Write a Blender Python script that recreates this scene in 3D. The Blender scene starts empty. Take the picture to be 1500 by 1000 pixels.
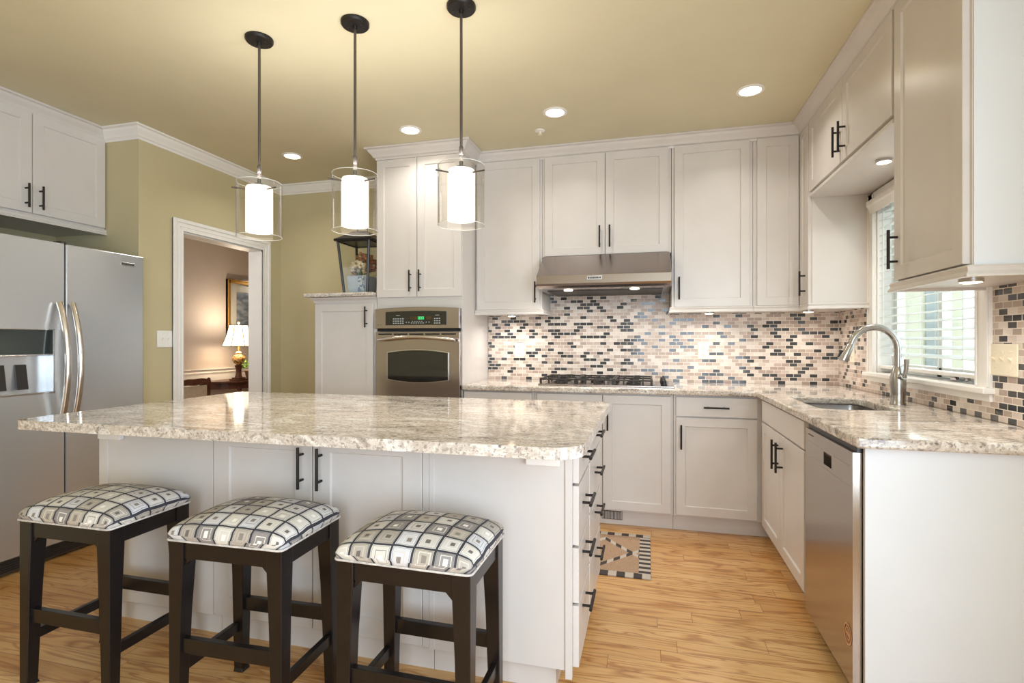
import bpy, bmesh, math, random
from mathutils import Vector, Matrix

random.seed(7)
S = bpy.context.scene
COL = S.collection
PI = math.pi
C = 2.645          # ceiling height
YW, XR, XL = 4.14, 1.303, -3.27

# ---------------------------------------------------------------- camera, world, exposure, daylight
cam_d = bpy.data.cameras.new('camera'); cam = bpy.data.objects.new('camera', cam_d); COL.objects.link(cam)
cam.location = (0, 0, 1.222); cam.rotation_euler = (PI/2, 0, 0.2535)
cam_d.sensor_width = 36; cam_d.lens = 768/1500*36; cam_d.clip_start = 0.02
S.camera = cam
S.view_settings.view_transform = 'Standard'; S.view_settings.look = 'None'
S.view_settings.gamma = 1.0; S.view_settings.use_curve_mapping = False
S.view_settings.exposure = 0.30
S.cycles.use_denoising = True
S.cycles.max_bounces = 10; S.cycles.diffuse_bounces = 5; S.cycles.glossy_bounces = 5
S.cycles.transparent_max_bounces = 16; S.cycles.transmission_bounces = 8
S.cycles.sample_clamp_indirect = 6.0
S.cycles.caustics_reflective = False; S.cycles.caustics_refractive = False

W = bpy.data.worlds.new('daylight'); S.world = W; W.use_nodes = True
bg = W.node_tree.nodes['Background']
bg.inputs[0].default_value = (0.80, 0.92, 1.0, 1); bg.inputs[1].default_value = 1.7

def area(name, loc, rot, sx, sy, watts, col):
    l = bpy.data.lights.new(name, 'AREA'); l.shape = 'RECTANGLE'; l.size = sx; l.size_y = sy
    l.energy = watts; l.color = col
    o = bpy.data.objects.new(name, l); COL.objects.link(o); o.location = loc; o.rotation_euler = rot
    return o
# daylight coming in through the windows behind and beside the camera, and through the sink window
area('daylight_rear', (0.45, -2.93, 1.40), (PI/2, 0, 0), 1.4, 1.9, 50, (0.72, 0.85, 1.0))
area('daylight_side', (1.24, -0.55, 1.35), (PI/2, 0, PI/2), 2.6, 1.9, 100, (0.72, 0.85, 1.0))
area('daylight_sink', (1.46, 3.02, 1.55), (PI/2, 0, PI/2), 0.95, 0.95, 4, (0.88, 0.96, 1.0))

area('dining_fill', (-4.6, 2.94, 1.75), (PI/2, 0, 0), 1.1, 1.2, 10, (1.0, 0.95, 0.90))  # added fill for the dining room, no window stands here
# ---------------------------------------------------------------- materials
def lin(c):
    def f(v):
        v /= 255.0
        return v/12.92 if v <= 0.04045 else ((v+0.055)/1.055)**2.4
    return (f(c[0]), f(c[1]), f(c[2]), 1)
def mat(name, col, rough=0.5, metal=0.0, spec=0.5, emit=None, es=0.0):
    m = bpy.data.materials.new(name); m.use_nodes = True
    b = m.node_tree.nodes['Principled BSDF']
    b.inputs['Base Color'].default_value = lin(col); b.inputs['Roughness'].default_value = rough
    b.inputs['Metallic'].default_value = metal; b.inputs['Specular IOR Level'].default_value = spec
    if emit:
        b.inputs['Emission Color'].default_value = lin(emit); b.inputs['Emission Strength'].default_value = es
    return m
class NT:
    def __init__(s, m): s.t = m.node_tree; s.b = s.t.nodes['Principled BSDF']
    def n(s, typ, **kw):
        o = s.t.nodes.new(typ)
        for k, v in kw.items():
            if k in o.inputs: o.inputs[k].default_value = v
            else: setattr(o, k, v)
        return o
    def l(s, a, b): s.t.links.new(a, b)
    def math(s, op, a, b=None, c=None):
        o = s.t.nodes.new('ShaderNodeMath'); o.operation = op
        for i, v in enumerate((a, b, c)):
            if v is None: continue
            if isinstance(v, (int, float)): o.inputs[i].default_value = v
            else: s.l(v, o.inputs[i])
        return o.outputs[0]
    def ramp(s, fac, stops, mode='LINEAR'):
        o = s.t.nodes.new('ShaderNodeValToRGB'); r = o.color_ramp; r.interpolation = mode
        while len(r.elements) < len(stops): r.elements.new(0.5)
        for e, (p, c) in zip(r.elements, stops): e.position = p; e.color = lin(c)
        s.l(fac, o.inputs[0]); return o.outputs[0]
    def mix(s, fac, a, b, mode='MIX'):
        o = s.t.nodes.new('ShaderNodeMix'); o.data_type = 'RGBA'; o.blend_type = mode
        for i, v in ((0, fac), (6, a), (7, b)):
            if isinstance(v, (int, float)): o.inputs[i].default_value = v
            elif isinstance(v, tuple): o.inputs[i].default_value = lin(v)
            else: s.l(v, o.inputs[i])
        return o.outputs[2]
    def pos(s, scale=(1, 1, 1), rot=(0, 0, 0), src='Object', loc=(0, 0, 0)):
        tc = s.t.nodes.new('ShaderNodeTexCoord') if src != 'World' else s.t.nodes.new('ShaderNodeNewGeometry')
        mp = s.t.nodes.new('ShaderNodeMapping'); mp.inputs['Scale'].default_value = scale
        mp.inputs['Rotation'].default_value = rot; mp.inputs['Location'].default_value = loc
        s.l(tc.outputs['Position' if src == 'World' else src], mp.inputs[0]); return mp.outputs[0]
    def bump(s, h, strength=0.2, dist=0.002):
        b = s.t.nodes.new('ShaderNodeBump'); b.inputs['Strength'].default_value = strength
        b.inputs['Distance'].default_value = dist; s.l(h, b.inputs['Height']); s.l(b.outputs[0], s.b.inputs['Normal'])

def painted(name, col, rough, var=0.04, scale=3.0):
    m = mat(name, col, rough); q = NT(m)
    no = q.n('ShaderNodeTexNoise', Scale=scale, Detail=3.0); q.l(q.pos(src='World'), no.inputs['Vector'])
    lo = tuple(v*(1-var) for v in col); hi = tuple(min(255, v*(1+var)) for v in col)
    q.l(q.ramp(no.outputs[0], [(0.3, lo), (0.7, hi)]), q.b.inputs['Base Color']); return m

M = {}
M['wall'] = painted('olive_wall_paint', (196, 184, 146), 0.75, 0.012)
M['ceiling'] = painted('olive_ceiling_paint', (213, 205, 175), 0.8, 0.01)
M['neutral'] = painted('pale_grey_paint', (222, 222, 224), 0.8, 0.01)
M['enddaylit'] = painted('end_panel_daylit', (222, 225, 229), 0.4, 0.01)  # window light put into the colour: paler and cooler than the cabinets
M['dining'] = painted('greige_wall_paint', (196, 184, 174), 0.75, 0.015)
M['white'] = painted('white_trim_paint', (238, 235, 230), 0.4, 0.008)
M['cab'] = painted('cabinet_paint', (211, 205, 200), 0.30, 0.010, 5)
M['caulk'] = mat('plate_cream', (238, 228, 205), 0.4)
M['ivory'] = mat('plate_white', (240, 238, 232), 0.4)
M['slot'] = mat('slot_dark', (70, 62, 55), 0.6)
M['bronze'] = mat('dark_bronze', (42, 38, 36), 0.42, 0.6)
M['black'] = mat('black_plastic', (18, 18, 20), 0.35)
M['gapdark'] = mat('dark_void', (20, 19, 19), 0.8)
M['iron'] = mat('cast_iron', (50, 45, 42), 0.45, 0.3)
M['espresso'] = painted('espresso_wood', (22, 17, 17), 0.28, 0.10, 20)
M['chrome'] = mat('polished_steel', (205, 205, 205), 0.2, 1.0)

def steel(name, col, rough, axis, metal=1.0):
    m = mat(name, col, rough, metal); q = NT(m)
    sc = {'x': (2, 220, 220), 'y': (220, 2, 220), 'z': (220, 220, 2)}[axis]
    no = q.n('ShaderNodeTexNoise', Scale=1.0, Detail=2.0); q.l(q.pos(scale=sc, src='World'), no.inputs['Vector'])
    q.l(q.math('MULTIPLY_ADD', no.outputs[0], 0.010, rough-0.005), q.b.inputs['Roughness'])
    return m
M['steel'] = steel('brushed_stainless', (168, 159, 156), 0.21, 'x')
M['steely'] = steel('brushed_stainless_side', (206, 209, 211), 0.27, 'y', 0.72)
M['nickel'] = steel('brushed_nickel', (176, 173, 169), 0.24, 'z')
M['steelz'] = steel('brushed_stainless_handle', (214, 207, 200), 0.22, 'z')
M['panelsteel'] = steel('dishwasher_stainless', (186, 178, 170), 0.2, 'y')

def glassy(name, tint=(255, 255, 255), refl=1.0, ior=1.45):
    m = bpy.data.materials.new(name); m.use_nodes = True; t = m.node_tree; t.nodes.clear()
    o = t.nodes.new('ShaderNodeOutputMaterial'); tr = t.nodes.new('ShaderNodeBsdfTransparent'); gl = t.nodes.new('ShaderNodeBsdfGlossy')
    mx = t.nodes.new('ShaderNodeMixShader'); fr = t.nodes.new('ShaderNodeLayerWeight'); fr.inputs['Blend'].default_value = 0.5
    tr.inputs[0].default_value = lin(tint); gl.inputs['Roughness'].default_value = 0.03
    pw = t.nodes.new('ShaderNodeMath'); pw.operation = 'POWER'; pw.inputs[1].default_value = 4.0
    ad = t.nodes.new('ShaderNodeMath'); ad.operation = 'MULTIPLY_ADD'; ad.inputs[1].default_value = 0.7*refl; ad.inputs[2].default_value = 0.045*refl
    t.links.new(fr.outputs['Facing'], pw.inputs[0]); t.links.new(pw.outputs[0], ad.inputs[0]); t.links.new(ad.outputs[0], mx.inputs[0])
    t.links.new(tr.outputs[0], mx.inputs[1]); t.links.new(gl.outputs[0], mx.inputs[2]); t.links.new(mx.outputs[0], o.inputs[0])
    return m
M['glass'] = glassy('clear_pane', (250, 251, 250), 0.6)
M['shadeglass'] = glassy('clear_shade_glass', (250, 249, 246), 2.2, 1.5)
M['rim'] = mat('glass_rim', (235, 235, 230), 0.1)
M['frosted'] = mat('lit_white_glass', (226, 222, 216), 0.4, emit=(255, 245, 232), es=1.1)
M['bulb'] = mat('lit_bulb', (255, 250, 240), 0.4, emit=(255, 238, 212), es=4)
M['rod'] = mat('pendant_rod', (96, 90, 86), 0.35, 0.8)
M['lens'] = mat('lit_lens', (255, 250, 240), 0.4, emit=(255, 236, 200), es=9)
M['puck'] = mat('lit_puck', (255, 250, 240), 0.4, emit=(255, 232, 196), es=7)
M['shade'] = mat('lit_lampshade', (250, 238, 215), 0.8, emit=(255, 236, 205), es=1.5)
M['oven_glass'] = mat('oven_dark_glass', (14, 15, 16), 0.06, spec=0.8)
M['mirror_dark'] = mat('dispenser_glass', (70, 78, 78), 0.1, 0.6)
M['pale_pane'] = mat('pale_pane', (176, 184, 186), 0.3)
M['green_led'] = mat('green_display', (30, 60, 40), 0.3, emit=(60, 230, 130), es=1.2)
M['amber'] = mat('amber_display', (70, 50, 20), 0.25)
M['legend'] = mat('legend_print', (175, 180, 180), 0.5)

def granite():
    m = mat('granite', (222, 212, 198), 0.07); q = NT(m)
    p = q.pos(src='World')
    # long drifting beds
    pw = q.pos(scale=(2.2, 5.0, 5.0), rot=(0, 0, 0.18), src='World')
    n1 = q.n('ShaderNodeTexNoise', Scale=1.5, Detail=9.0, Roughness=0.66, Distortion=1.1); q.l(pw, n1.inputs['Vector'])
    base = q.ramp(n1.outputs[0], [(0.28, (244, 243, 240)), (0.42, (236, 231, 225)), (0.50, (200, 189, 178)), (0.56, (230, 223, 214)), (0.63, (178, 166, 156)), (0.72, (226, 218, 209)), (0.85, (186, 175, 166))])
    v = q.n('ShaderNodeTexVoronoi', Scale=125.0); q.l(p, v.inputs['Vector'])
    sepc = q.n('ShaderNodeSeparateColor'); q.l(v.outputs['Color'], sepc.inputs[0])
    cr = q.ramp(sepc.outputs[0], [(0.0, (112, 102, 98)), (0.10, (168, 156, 146)), (0.26, (222, 213, 203)), (0.6, (240, 235, 228)), (1.0, (252, 250, 247))])
    c1 = q.mix(0.55, base, cr, 'MULTIPLY')
    n2 = q.n('ShaderNodeTexNoise', Scale=70.0, Detail=4.0, Roughness=0.7); q.l(p, n2.inputs['Vector'])
    pv = q.pos(scale=(1.0, 2.6, 2.6), rot=(0, 0, 0.3), src='World')
    n3 = q.n('ShaderNodeTexNoise', Scale=3.2, Detail=7.0, Roughness=0.68, Distortion=0.9); q.l(pv, n3.inputs['Vector'])
    dark = q.math('MULTIPLY', n2.outputs[0], q.ramp(n3.outputs[0], [(0.46, (120, 120, 120)), (0.64, (255, 255, 255))]))
    dm = q.ramp(dark, [(0.37, (0, 0, 0)), (0.45, (255, 255, 255))])
    c2 = q.mix(q.math('MULTIPLY', dm, 0.62), c1, (92, 82, 78))
    n4 = q.n('ShaderNodeTexNoise', Scale=110.0, Detail=2.0); q.l(p, n4.inputs['Vector'])
    sp = q.ramp(n4.outputs[0], [(0.61, (0, 0, 0)), (0.66, (255, 255, 255))])
    c3 = q.mix(q.math('MULTIPLY', sp, 0.6), c2, (100, 90, 86))
    q.l(c3, q.b.inputs['Base Color']); return m
M['granite'] = granite()

def mosaic(name, rot):
    m = mat(name, (210, 195, 180), 0.3); q = NT(m)
    p = q.pos(src='World', rot=rot)
    bn = q.n('ShaderNodeTexBrick', Scale=1.0); bn.offset = 0.5; bn.squash = 1.0
    bn.inputs['Color1'].default_value = (0, 0, 0, 1); bn.inputs['Color2'].default_value = (1, 1, 1, 1)
    bn.inputs['Mortar'].default_value = (0.5, 0.5, 0.5, 1)
    bn.inputs['Mortar Size'].default_value = 0.0017; bn.inputs['Mortar Smooth'].default_value = 0.1
    bn.inputs['Brick Width'].default_value = 0.0517; bn.inputs['Row Height'].default_value = 0.0254
    q.l(p, bn.inputs['Vector'])
    c = q.ramp(bn.outputs['Color'], [(0.0, (58, 58, 60)), (0.14, (74, 74, 76)), (0.25, (172, 152, 140)), (0.38, (190, 170, 157)),
                                     (0.50, (214, 201, 190)), (0.66, (203, 188, 176)), (0.80, (222, 211, 201)), (0.90, (180, 162, 150))], 'CONSTANT')
    no = q.n('ShaderNodeTexNoise', Scale=40.0, Detail=3.0); q.l(p, no.inputs['Vector'])
    c = q.mix(0.12, c, no.outputs['Color'], 'OVERLAY')
    col = q.mix(bn.outputs['Fac'], c, (232, 222, 208))
    q.l(col, q.b.inputs['Base Color'])
    isd = q.math('LESS_THAN', bn.outputs['Color'], 0.25)
    r = q.math('MULTIPLY_ADD', isd, -0.24, 0.34)
    r2 = q.math('MAXIMUM', r, q.math('MULTIPLY', bn.outputs['Fac'], 0.7))
    q.l(r2, q.b.inputs['Roughness'])
    q.bump(q.math('SUBTRACT', 1.0, bn.outputs['Fac']), 0.35, 0.0015)
    return m
M['tile_back'] = mosaic('mosaic_back', (-PI/2, 0, 0))      # (x, z) plane
M['tile_right'] = mosaic('mosaic_right', (0, PI/2, 0))
def tile_right_fix():
    # map (y, z) of the side wall onto the brick plane
    t = M['tile_right'].node_tree
    for mp in [n for n in t.nodes if n.type == 'MAPPING']:
        geo = mp.inputs[0].links[0].from_node
        sep = t.nodes.new('ShaderNodeSeparateXYZ'); com = t.nodes.new('ShaderNodeCombineXYZ')
        t.links.new(geo.outputs['Position'], sep.inputs[0])
        t.links.new(sep.outputs[1], com.inputs[0]); t.links.new(sep.outputs[2], com.inputs[1])
        for l in list(mp.outputs[0].links): t.links.new(com.outputs[0], l.to_socket)
    t = M['tile_back'].node_tree
    for mp in [n for n in t.nodes if n.type == 'MAPPING']:
        geo = mp.inputs[0].links[0].from_node
        sep = t.nodes.new('ShaderNodeSeparateXYZ'); com = t.nodes.new('ShaderNodeCombineXYZ')
        t.links.new(geo.outputs['Position'], sep.inputs[0])
        t.links.new(sep.outputs[0], com.inputs[0]); t.links.new(sep.outputs[2], com.inputs[1])
        for l in list(mp.outputs[0].links): t.links.new(com.outputs[0], l.to_socket)
tile_right_fix()

def oak():
    m = mat('oak_floor', (205, 160, 104), 0.28); q = NT(m)
    p = q.pos(src='World')
    bn = q.n('ShaderNodeTexBrick', Scale=1.0); bn.offset = 0.37; bn.offset_frequency = 3; bn.squash = 1.0
    bn.inputs['Color1'].default_value = (0, 0, 0, 1); bn.inputs['Color2'].default_value = (1, 1, 1, 1); bn.inputs['Mortar'].default_value = (0, 0, 0, 1)
    bn.offset = 0.0
    bn.inputs['Mortar Size'].default_value = 0.0010; bn.inputs['Mortar Smooth'].default_value = 0.2
    bn.inputs['Brick Width'].default_value = 0.86; bn.inputs['Row Height'].default_value = 0.083
    ps = q.n('ShaderNodeSeparateXYZ'); q.l(p, ps.inputs[0])
    wr = q.n('ShaderNodeTexWhiteNoise'); wr.noise_dimensions = '1D'; q.l(q.math('FLOOR', q.math('MULTIPLY', ps.outputs[1], 1/0.083)), wr.inputs['W'])
    pc_ = q.n('ShaderNodeCombineXYZ'); q.l(q.math('ADD', ps.outputs[0], q.math('MULTIPLY', wr.outputs['Value'], 8.6)), pc_.inputs[0]); q.l(ps.outputs[1], pc_.inputs[1])
    q.l(pc_.outputs[0], bn.inputs['Vector'])
    tone = q.ramp(bn.outputs['Color'], [(0.0, (198, 150, 92)), (0.35, (214, 170, 112)), (0.7, (222, 182, 126)), (1.0, (206, 158, 98))])
    # every board gets its own piece of grain
    sep = q.n('ShaderNodeSeparateColor'); q.l(bn.outputs['Color'], sep.inputs[0])
    off = q.n('ShaderNodeCombineXYZ'); q.l(q.math('MULTIPLY', q.math('ADD', sep.outputs[0], wr.outputs['Value']), 37.0), off.inputs[0]); q.l(q.math('MULTIPLY', sep.outputs[0], 11.0), off.inputs[1])
    va = q.n('ShaderNodeVectorMath', operation='ADD'); q.l(p, va.inputs[0]); q.l(off.outputs[0], va.inputs[1])
    mp = q.n('ShaderNodeMapping'); mp.inputs['Scale'].default_value = (0.8, 6.5, 1); q.l(va.outputs[0], mp.inputs[0])
    n1 = q.n('ShaderNodeTexNoise', Scale=1.6, Detail=3.0, Distortion=0.6); q.l(mp.outputs[0], n1.inputs['Vector'])
    rings = q.math('FRACT', q.math('MULTIPLY', n1.outputs[0], 6.5))
    g = q.ramp(rings, [(0.0, (186, 146, 104)), (0.10, (232, 210, 184)), (0.22, (255, 255, 255)), (0.80, (250, 242, 230)), (1.0, (186, 146, 104))])
    col = q.mix(0.75, tone, g, 'MULTIPLY')
    mp2 = q.n('ShaderNodeMapping'); mp2.inputs['Scale'].default_value = (6, 160, 1); q.l(va.outputs[0], mp2.inputs[0])
    n2 = q.n('ShaderNodeTexNoise', Scale=1.0, Detail=4.0); q.l(mp2.outputs[0], n2.inputs['Vector'])
    col = q.mix(0.35, col, q.ramp(n2.outputs[0], [(0.35, (214, 186, 150)), (0.6, (255, 255, 255))]), 'MULTIPLY')
    col = q.mix(bn.outputs['Fac'], col, (112, 74, 40))
    q.l(col, q.b.inputs['Base Color'])
    q.bump(q.math('SUBTRACT', 1.0, bn.outputs['Fac']), 0.2, 0.001)
    return m
M['oak'] = oak()

def squares_fabric():
    m = mat('squares_fabric', (200, 195, 188), 0.75); q = NT(m)
    uv = q.n('ShaderNodeTexCoord'); sep = q.n('ShaderNodeSeparateXYZ'); q.l(uv.outputs['UV'], sep.inputs[0])
    cell = 0.066
    sx = q.math('MULTIPLY', sep.outputs[0], 1/cell); sy = q.math('MULTIPLY', sep.outputs[1], 1/cell)
    wob = q.n('ShaderNodeTexNoise', Scale=14.0, Detail=1.0); q.l(uv.outputs['UV'], wob.inputs['Vector'])
    w = q.math('MULTIPLY_ADD', wob.outputs[0], 0.16, -0.08)
    sx = q.math('ADD', sx, w); sy = q.math('SUBTRACT', sy, w)
    fx = q.math('FLOOR', sx); fy = q.math('FLOOR', sy)
    cx = q.math('SUBTRACT', q.math('FRACT', sx), 0.5); cy = q.math('SUBTRACT', q.math('FRACT', sy), 0.5)
    cv = q.n('ShaderNodeCombineXYZ'); q.l(fx, cv.inputs[0]); q.l(fy, cv.inputs[1])
    oi = q.n('ShaderNodeObjectInfo'); q.l(q.math('MULTIPLY', oi.outputs['Random'], 50.0), cv.inputs[2])
    wn = q.n('ShaderNodeTexWhiteNoise'); wn.noise_dimensions = '3D'; q.l(cv.outputs[0], wn.inputs['Vector'])
    rs = q.n('ShaderNodeSeparateColor'); q.l(wn.outputs['Color'], rs.inputs[0])
    basec = q.ramp(wn.outputs['Value'], [(0.0, (208, 203, 198)), (0.2, (174, 166, 156)), (0.4, (212, 207, 198)), (0.6, (146, 140, 137)), (0.72, (206, 205, 208)), (0.88, (180, 171, 158))], 'CONSTANT')
    inc = q.ramp(rs.outputs[0], [(0.0, (110, 102, 98)), (0.45, (238, 234, 226)), (0.72, (140, 130, 122))], 'CONSTANT')
    midc = q.ramp(rs.outputs[1], [(0.0, (228, 224, 216)), (0.35, (150, 143, 140)), (0.6, (206, 196, 182))], 'CONSTANT')
    d = q.math('MAXIMUM', q.math('ABSOLUTE', cx), q.math('ABSOLUTE', cy))
    ox = q.math('MULTIPLY_ADD', rs.outputs[1], 0.2, -0.1); oy = q.math('MULTIPLY_ADD', rs.outputs[2], 0.2, -0.1)
    d2 = q.math('MAXIMUM', q.math('ABSOLUTE', q.math('ADD', cx, ox)), q.math('ABSOLUTE', q.math('ADD', cy, oy)))
    col = q.mix(q.math('LESS_THAN', d2, 0.11), basec, inc)
    ring = q.math('MULTIPLY', q.math('GREATER_THAN', d2, 0.235), q.math('LESS_THAN', d2, 0.265))
    col = q.mix(ring, col, midc)
    thin = q.math('MULTIPLY', q.math('GREATER_THAN', d, 0.385), q.math('LESS_THAN', d, 0.405))
    col = q.mix(q.math('MULTIPLY', thin, 0.7), col, (70, 70, 78))
    col = q.mix(q.math('GREATER_THAN', d, 0.445), col, (52, 53, 62))
    wv = q.n('ShaderNodeTexNoise', Scale=900.0, Detail=1.0); q.l(uv.outputs['UV'], wv.inputs['Vector'])
    q.l(q.mix(0.25, col, wv.outputs[0], 'OVERLAY'), q.b.inputs['Base Color'])
    return m
M['fabric'] = squares_fabric()
M['piping'] = painted('fabric_piping', (196, 190, 184), 0.8, 0.12, 60)

def rug_mat():
    m = mat('woven_rug', (205, 170, 135), 0.95); q = NT(m)
    tc = q.n('ShaderNodeTexCoord'); sep = q.n('ShaderNodeSeparateXYZ'); q.l(tc.outputs['Object'], sep.inputs[0])
    x, y = sep.outputs[0], sep.outputs[1]      # rug local: x in 0..-L from right edge, y 0..0.62
    ex = q.math('MULTIPLY', x, -1.0)           # distance from the right end
    ey = q.math('MINIMUM', y, q.math('SUBTRACT', 0.62, y))
    n = q.n('ShaderNodeTexNoise', Scale=260.0, Detail=2.0); q.l(tc.outputs['Object'], n.inputs['Vector'])
    jute = q.ramp(n.outputs[0], [(0.3, (150, 120, 94)), (0.7, (196, 164, 134))])
    sy = q.math('LESS_THAN', q.math('FRACT', q.math('MULTIPLY', y, 17.7)), 0.5)
    sxx = q.math('LESS_THAN', q.math('FRACT', q.math('MULTIPLY', x, 11.5)), 0.5)
    stripeY = q.mix(sy, (196, 184, 170), (70, 62, 60)); stripeX = q.mix(sxx, (196, 184, 170), (70, 62, 60))
    # zig-zag of dashes
    tri = q.math('PINGPONG', q.math('ADD', ex, -0.10), 0.17)
    for off in (0.31,):
        for sgn in (1, -1):
            yy = q.math('SUBTRACT', q.math('MULTIPLY', q.math('SUBTRACT', y, off), sgn), q.math('MULTIPLY', tri, 1.15))
            band = q.math('LESS_THAN', q.math('ABSOLUTE', q.math('ADD', yy, 0.0)), 0.022)
            dash = q.math('LESS_THAN', q.math('FRACT', q.math('MULTIPLY', x, 15.0)), 0.5)
            jute = q.mix(band, jute, q.mix(dash, (196, 184, 170), (70, 62, 60)))
    col = q.mix(q.math('LESS_THAN', ex, 0.062), jute, stripeY)
    col = q.mix(q.math('LESS_THAN', ey, 0.050), col, stripeX)
    wv = q.n('ShaderNodeTexWave', Scale=140.0); wv.bands_direction = 'Y'; q.l(tc.outputs['Object'], wv.inputs['Vector'])
    q.l(q.mix(0.25, col, wv.outputs[0], 'OVERLAY'), q.b.inputs['Base Color'])
    q.bump(wv.outputs[0], 0.4, 0.002)
    return m
M['rug'] = rug_mat()
M['slat'] = mat('blind_slat', (240, 242, 240), 0.5)
def slat_glow():      # thin white slats let some daylight through
    t = M['slat'].node_tree; o = t.nodes['Material Output']; tr = t.nodes.new('ShaderNodeBsdfTranslucent'); mx = t.nodes.new('ShaderNodeMixShader')
    tr.inputs[0].default_value = lin((240, 242, 240)); mx.inputs[0].default_value = 0.28
    t.links.new(t.nodes['Principled BSDF'].outputs[0], mx.inputs[1]); t.links.new(tr.outputs[0], mx.inputs[2]); t.links.new(mx.outputs[0], o.inputs[0])
slat_glow()
M['wood_dark'] = painted('dark_mahogany', (92, 54, 38), 0.35, 0.2, 12)
M['gold'] = mat('gilt_frame', (196, 150, 72), 0.38, 0.75)
M['matboard'] = painted('mat_board', (216, 208, 198), 0.8, 0.02)
M['chair_pad'] = painted('cream_upholstery', (214, 200, 178), 0.85, 0.04, 40)
def painting_mat():
    m = mat('blue_grey_landscape', (130, 140, 160), 0.5); q = NT(m)
    n = q.n('ShaderNodeTexNoise', Scale=5.0, Detail=6.0, Distortion=0.8); q.l(q.pos(scale=(1, 1, 3)), n.inputs['Vector'])
    q.l(q.ramp(n.outputs[0], [(0.3, (84, 94, 112)), (0.5, (134, 142, 158)), (0.62, (176, 180, 188)), (0.8, (104, 108, 104))]), q.b.inputs['Base Color'])
    return m
M['paint_art'] = painting_mat()
def ceramic():
    m = mat('mottled_urn', (170, 110, 60), 0.25); q = NT(m)
    v = q.n('ShaderNodeTexNoise', Scale=45.0, Detail=3.0); q.l(q.pos(), v.inputs['Vector'])
    q.l(q.ramp(v.outputs[0], [(0.38, (74, 40, 24)), (0.5, (196, 146, 84)), (0.62, (222, 186, 124))]), q.b.inputs['Base Color']); return m
M['urn'] = ceramic()
M['leaf'] = painted('bright_leaves', (110, 160, 50), 0.6, 0.25, 40)
M['leafdark'] = painted('sage_leaves', (110, 116, 78), 0.7, 0.2, 40)
M['petal'] = painted('cream_petals', (232, 212, 180), 0.8, 0.1, 60)
M['rust'] = painted('rust_petals', (176, 116, 78), 0.8, 0.2, 60)
M['mauve'] = painted('dusty_petals', (168, 120, 104), 0.8, 0.2, 60)
M['tin'] = painted('pale_blue_planter', (188, 196, 206), 0.6, 0.05, 8)
def toile():
    m = mat('planter_band', (150, 165, 185), 0.7); q = NT(m)
    v = q.n('ShaderNodeTexNoise', Scale=60.0, Detail=3.0); q.l(q.pos(), v.inputs['Vector'])
    q.l(q.ramp(v.outputs[0], [(0.44, (206, 210, 214)), (0.54, (112, 132, 160))]), q.b.inputs['Base Color']); return m
M['toile'] = toile()
M['terracotta'] = painted('tan_pot', (150, 112, 78), 0.7, 0.1, 20)
M['siding'] = painted('pale_siding', (244, 238, 216), 0.8, 0.02)
M['brown_mark'] = mat('brown_mark', (88, 66, 58), 0.5)
M['sticker'] = mat('etched_emblem', (222, 168, 128), 0.45, 0.2)
M['lawn'] = painted('lawn', (120, 140, 84), 0.9, 0.2, 2)

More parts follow.
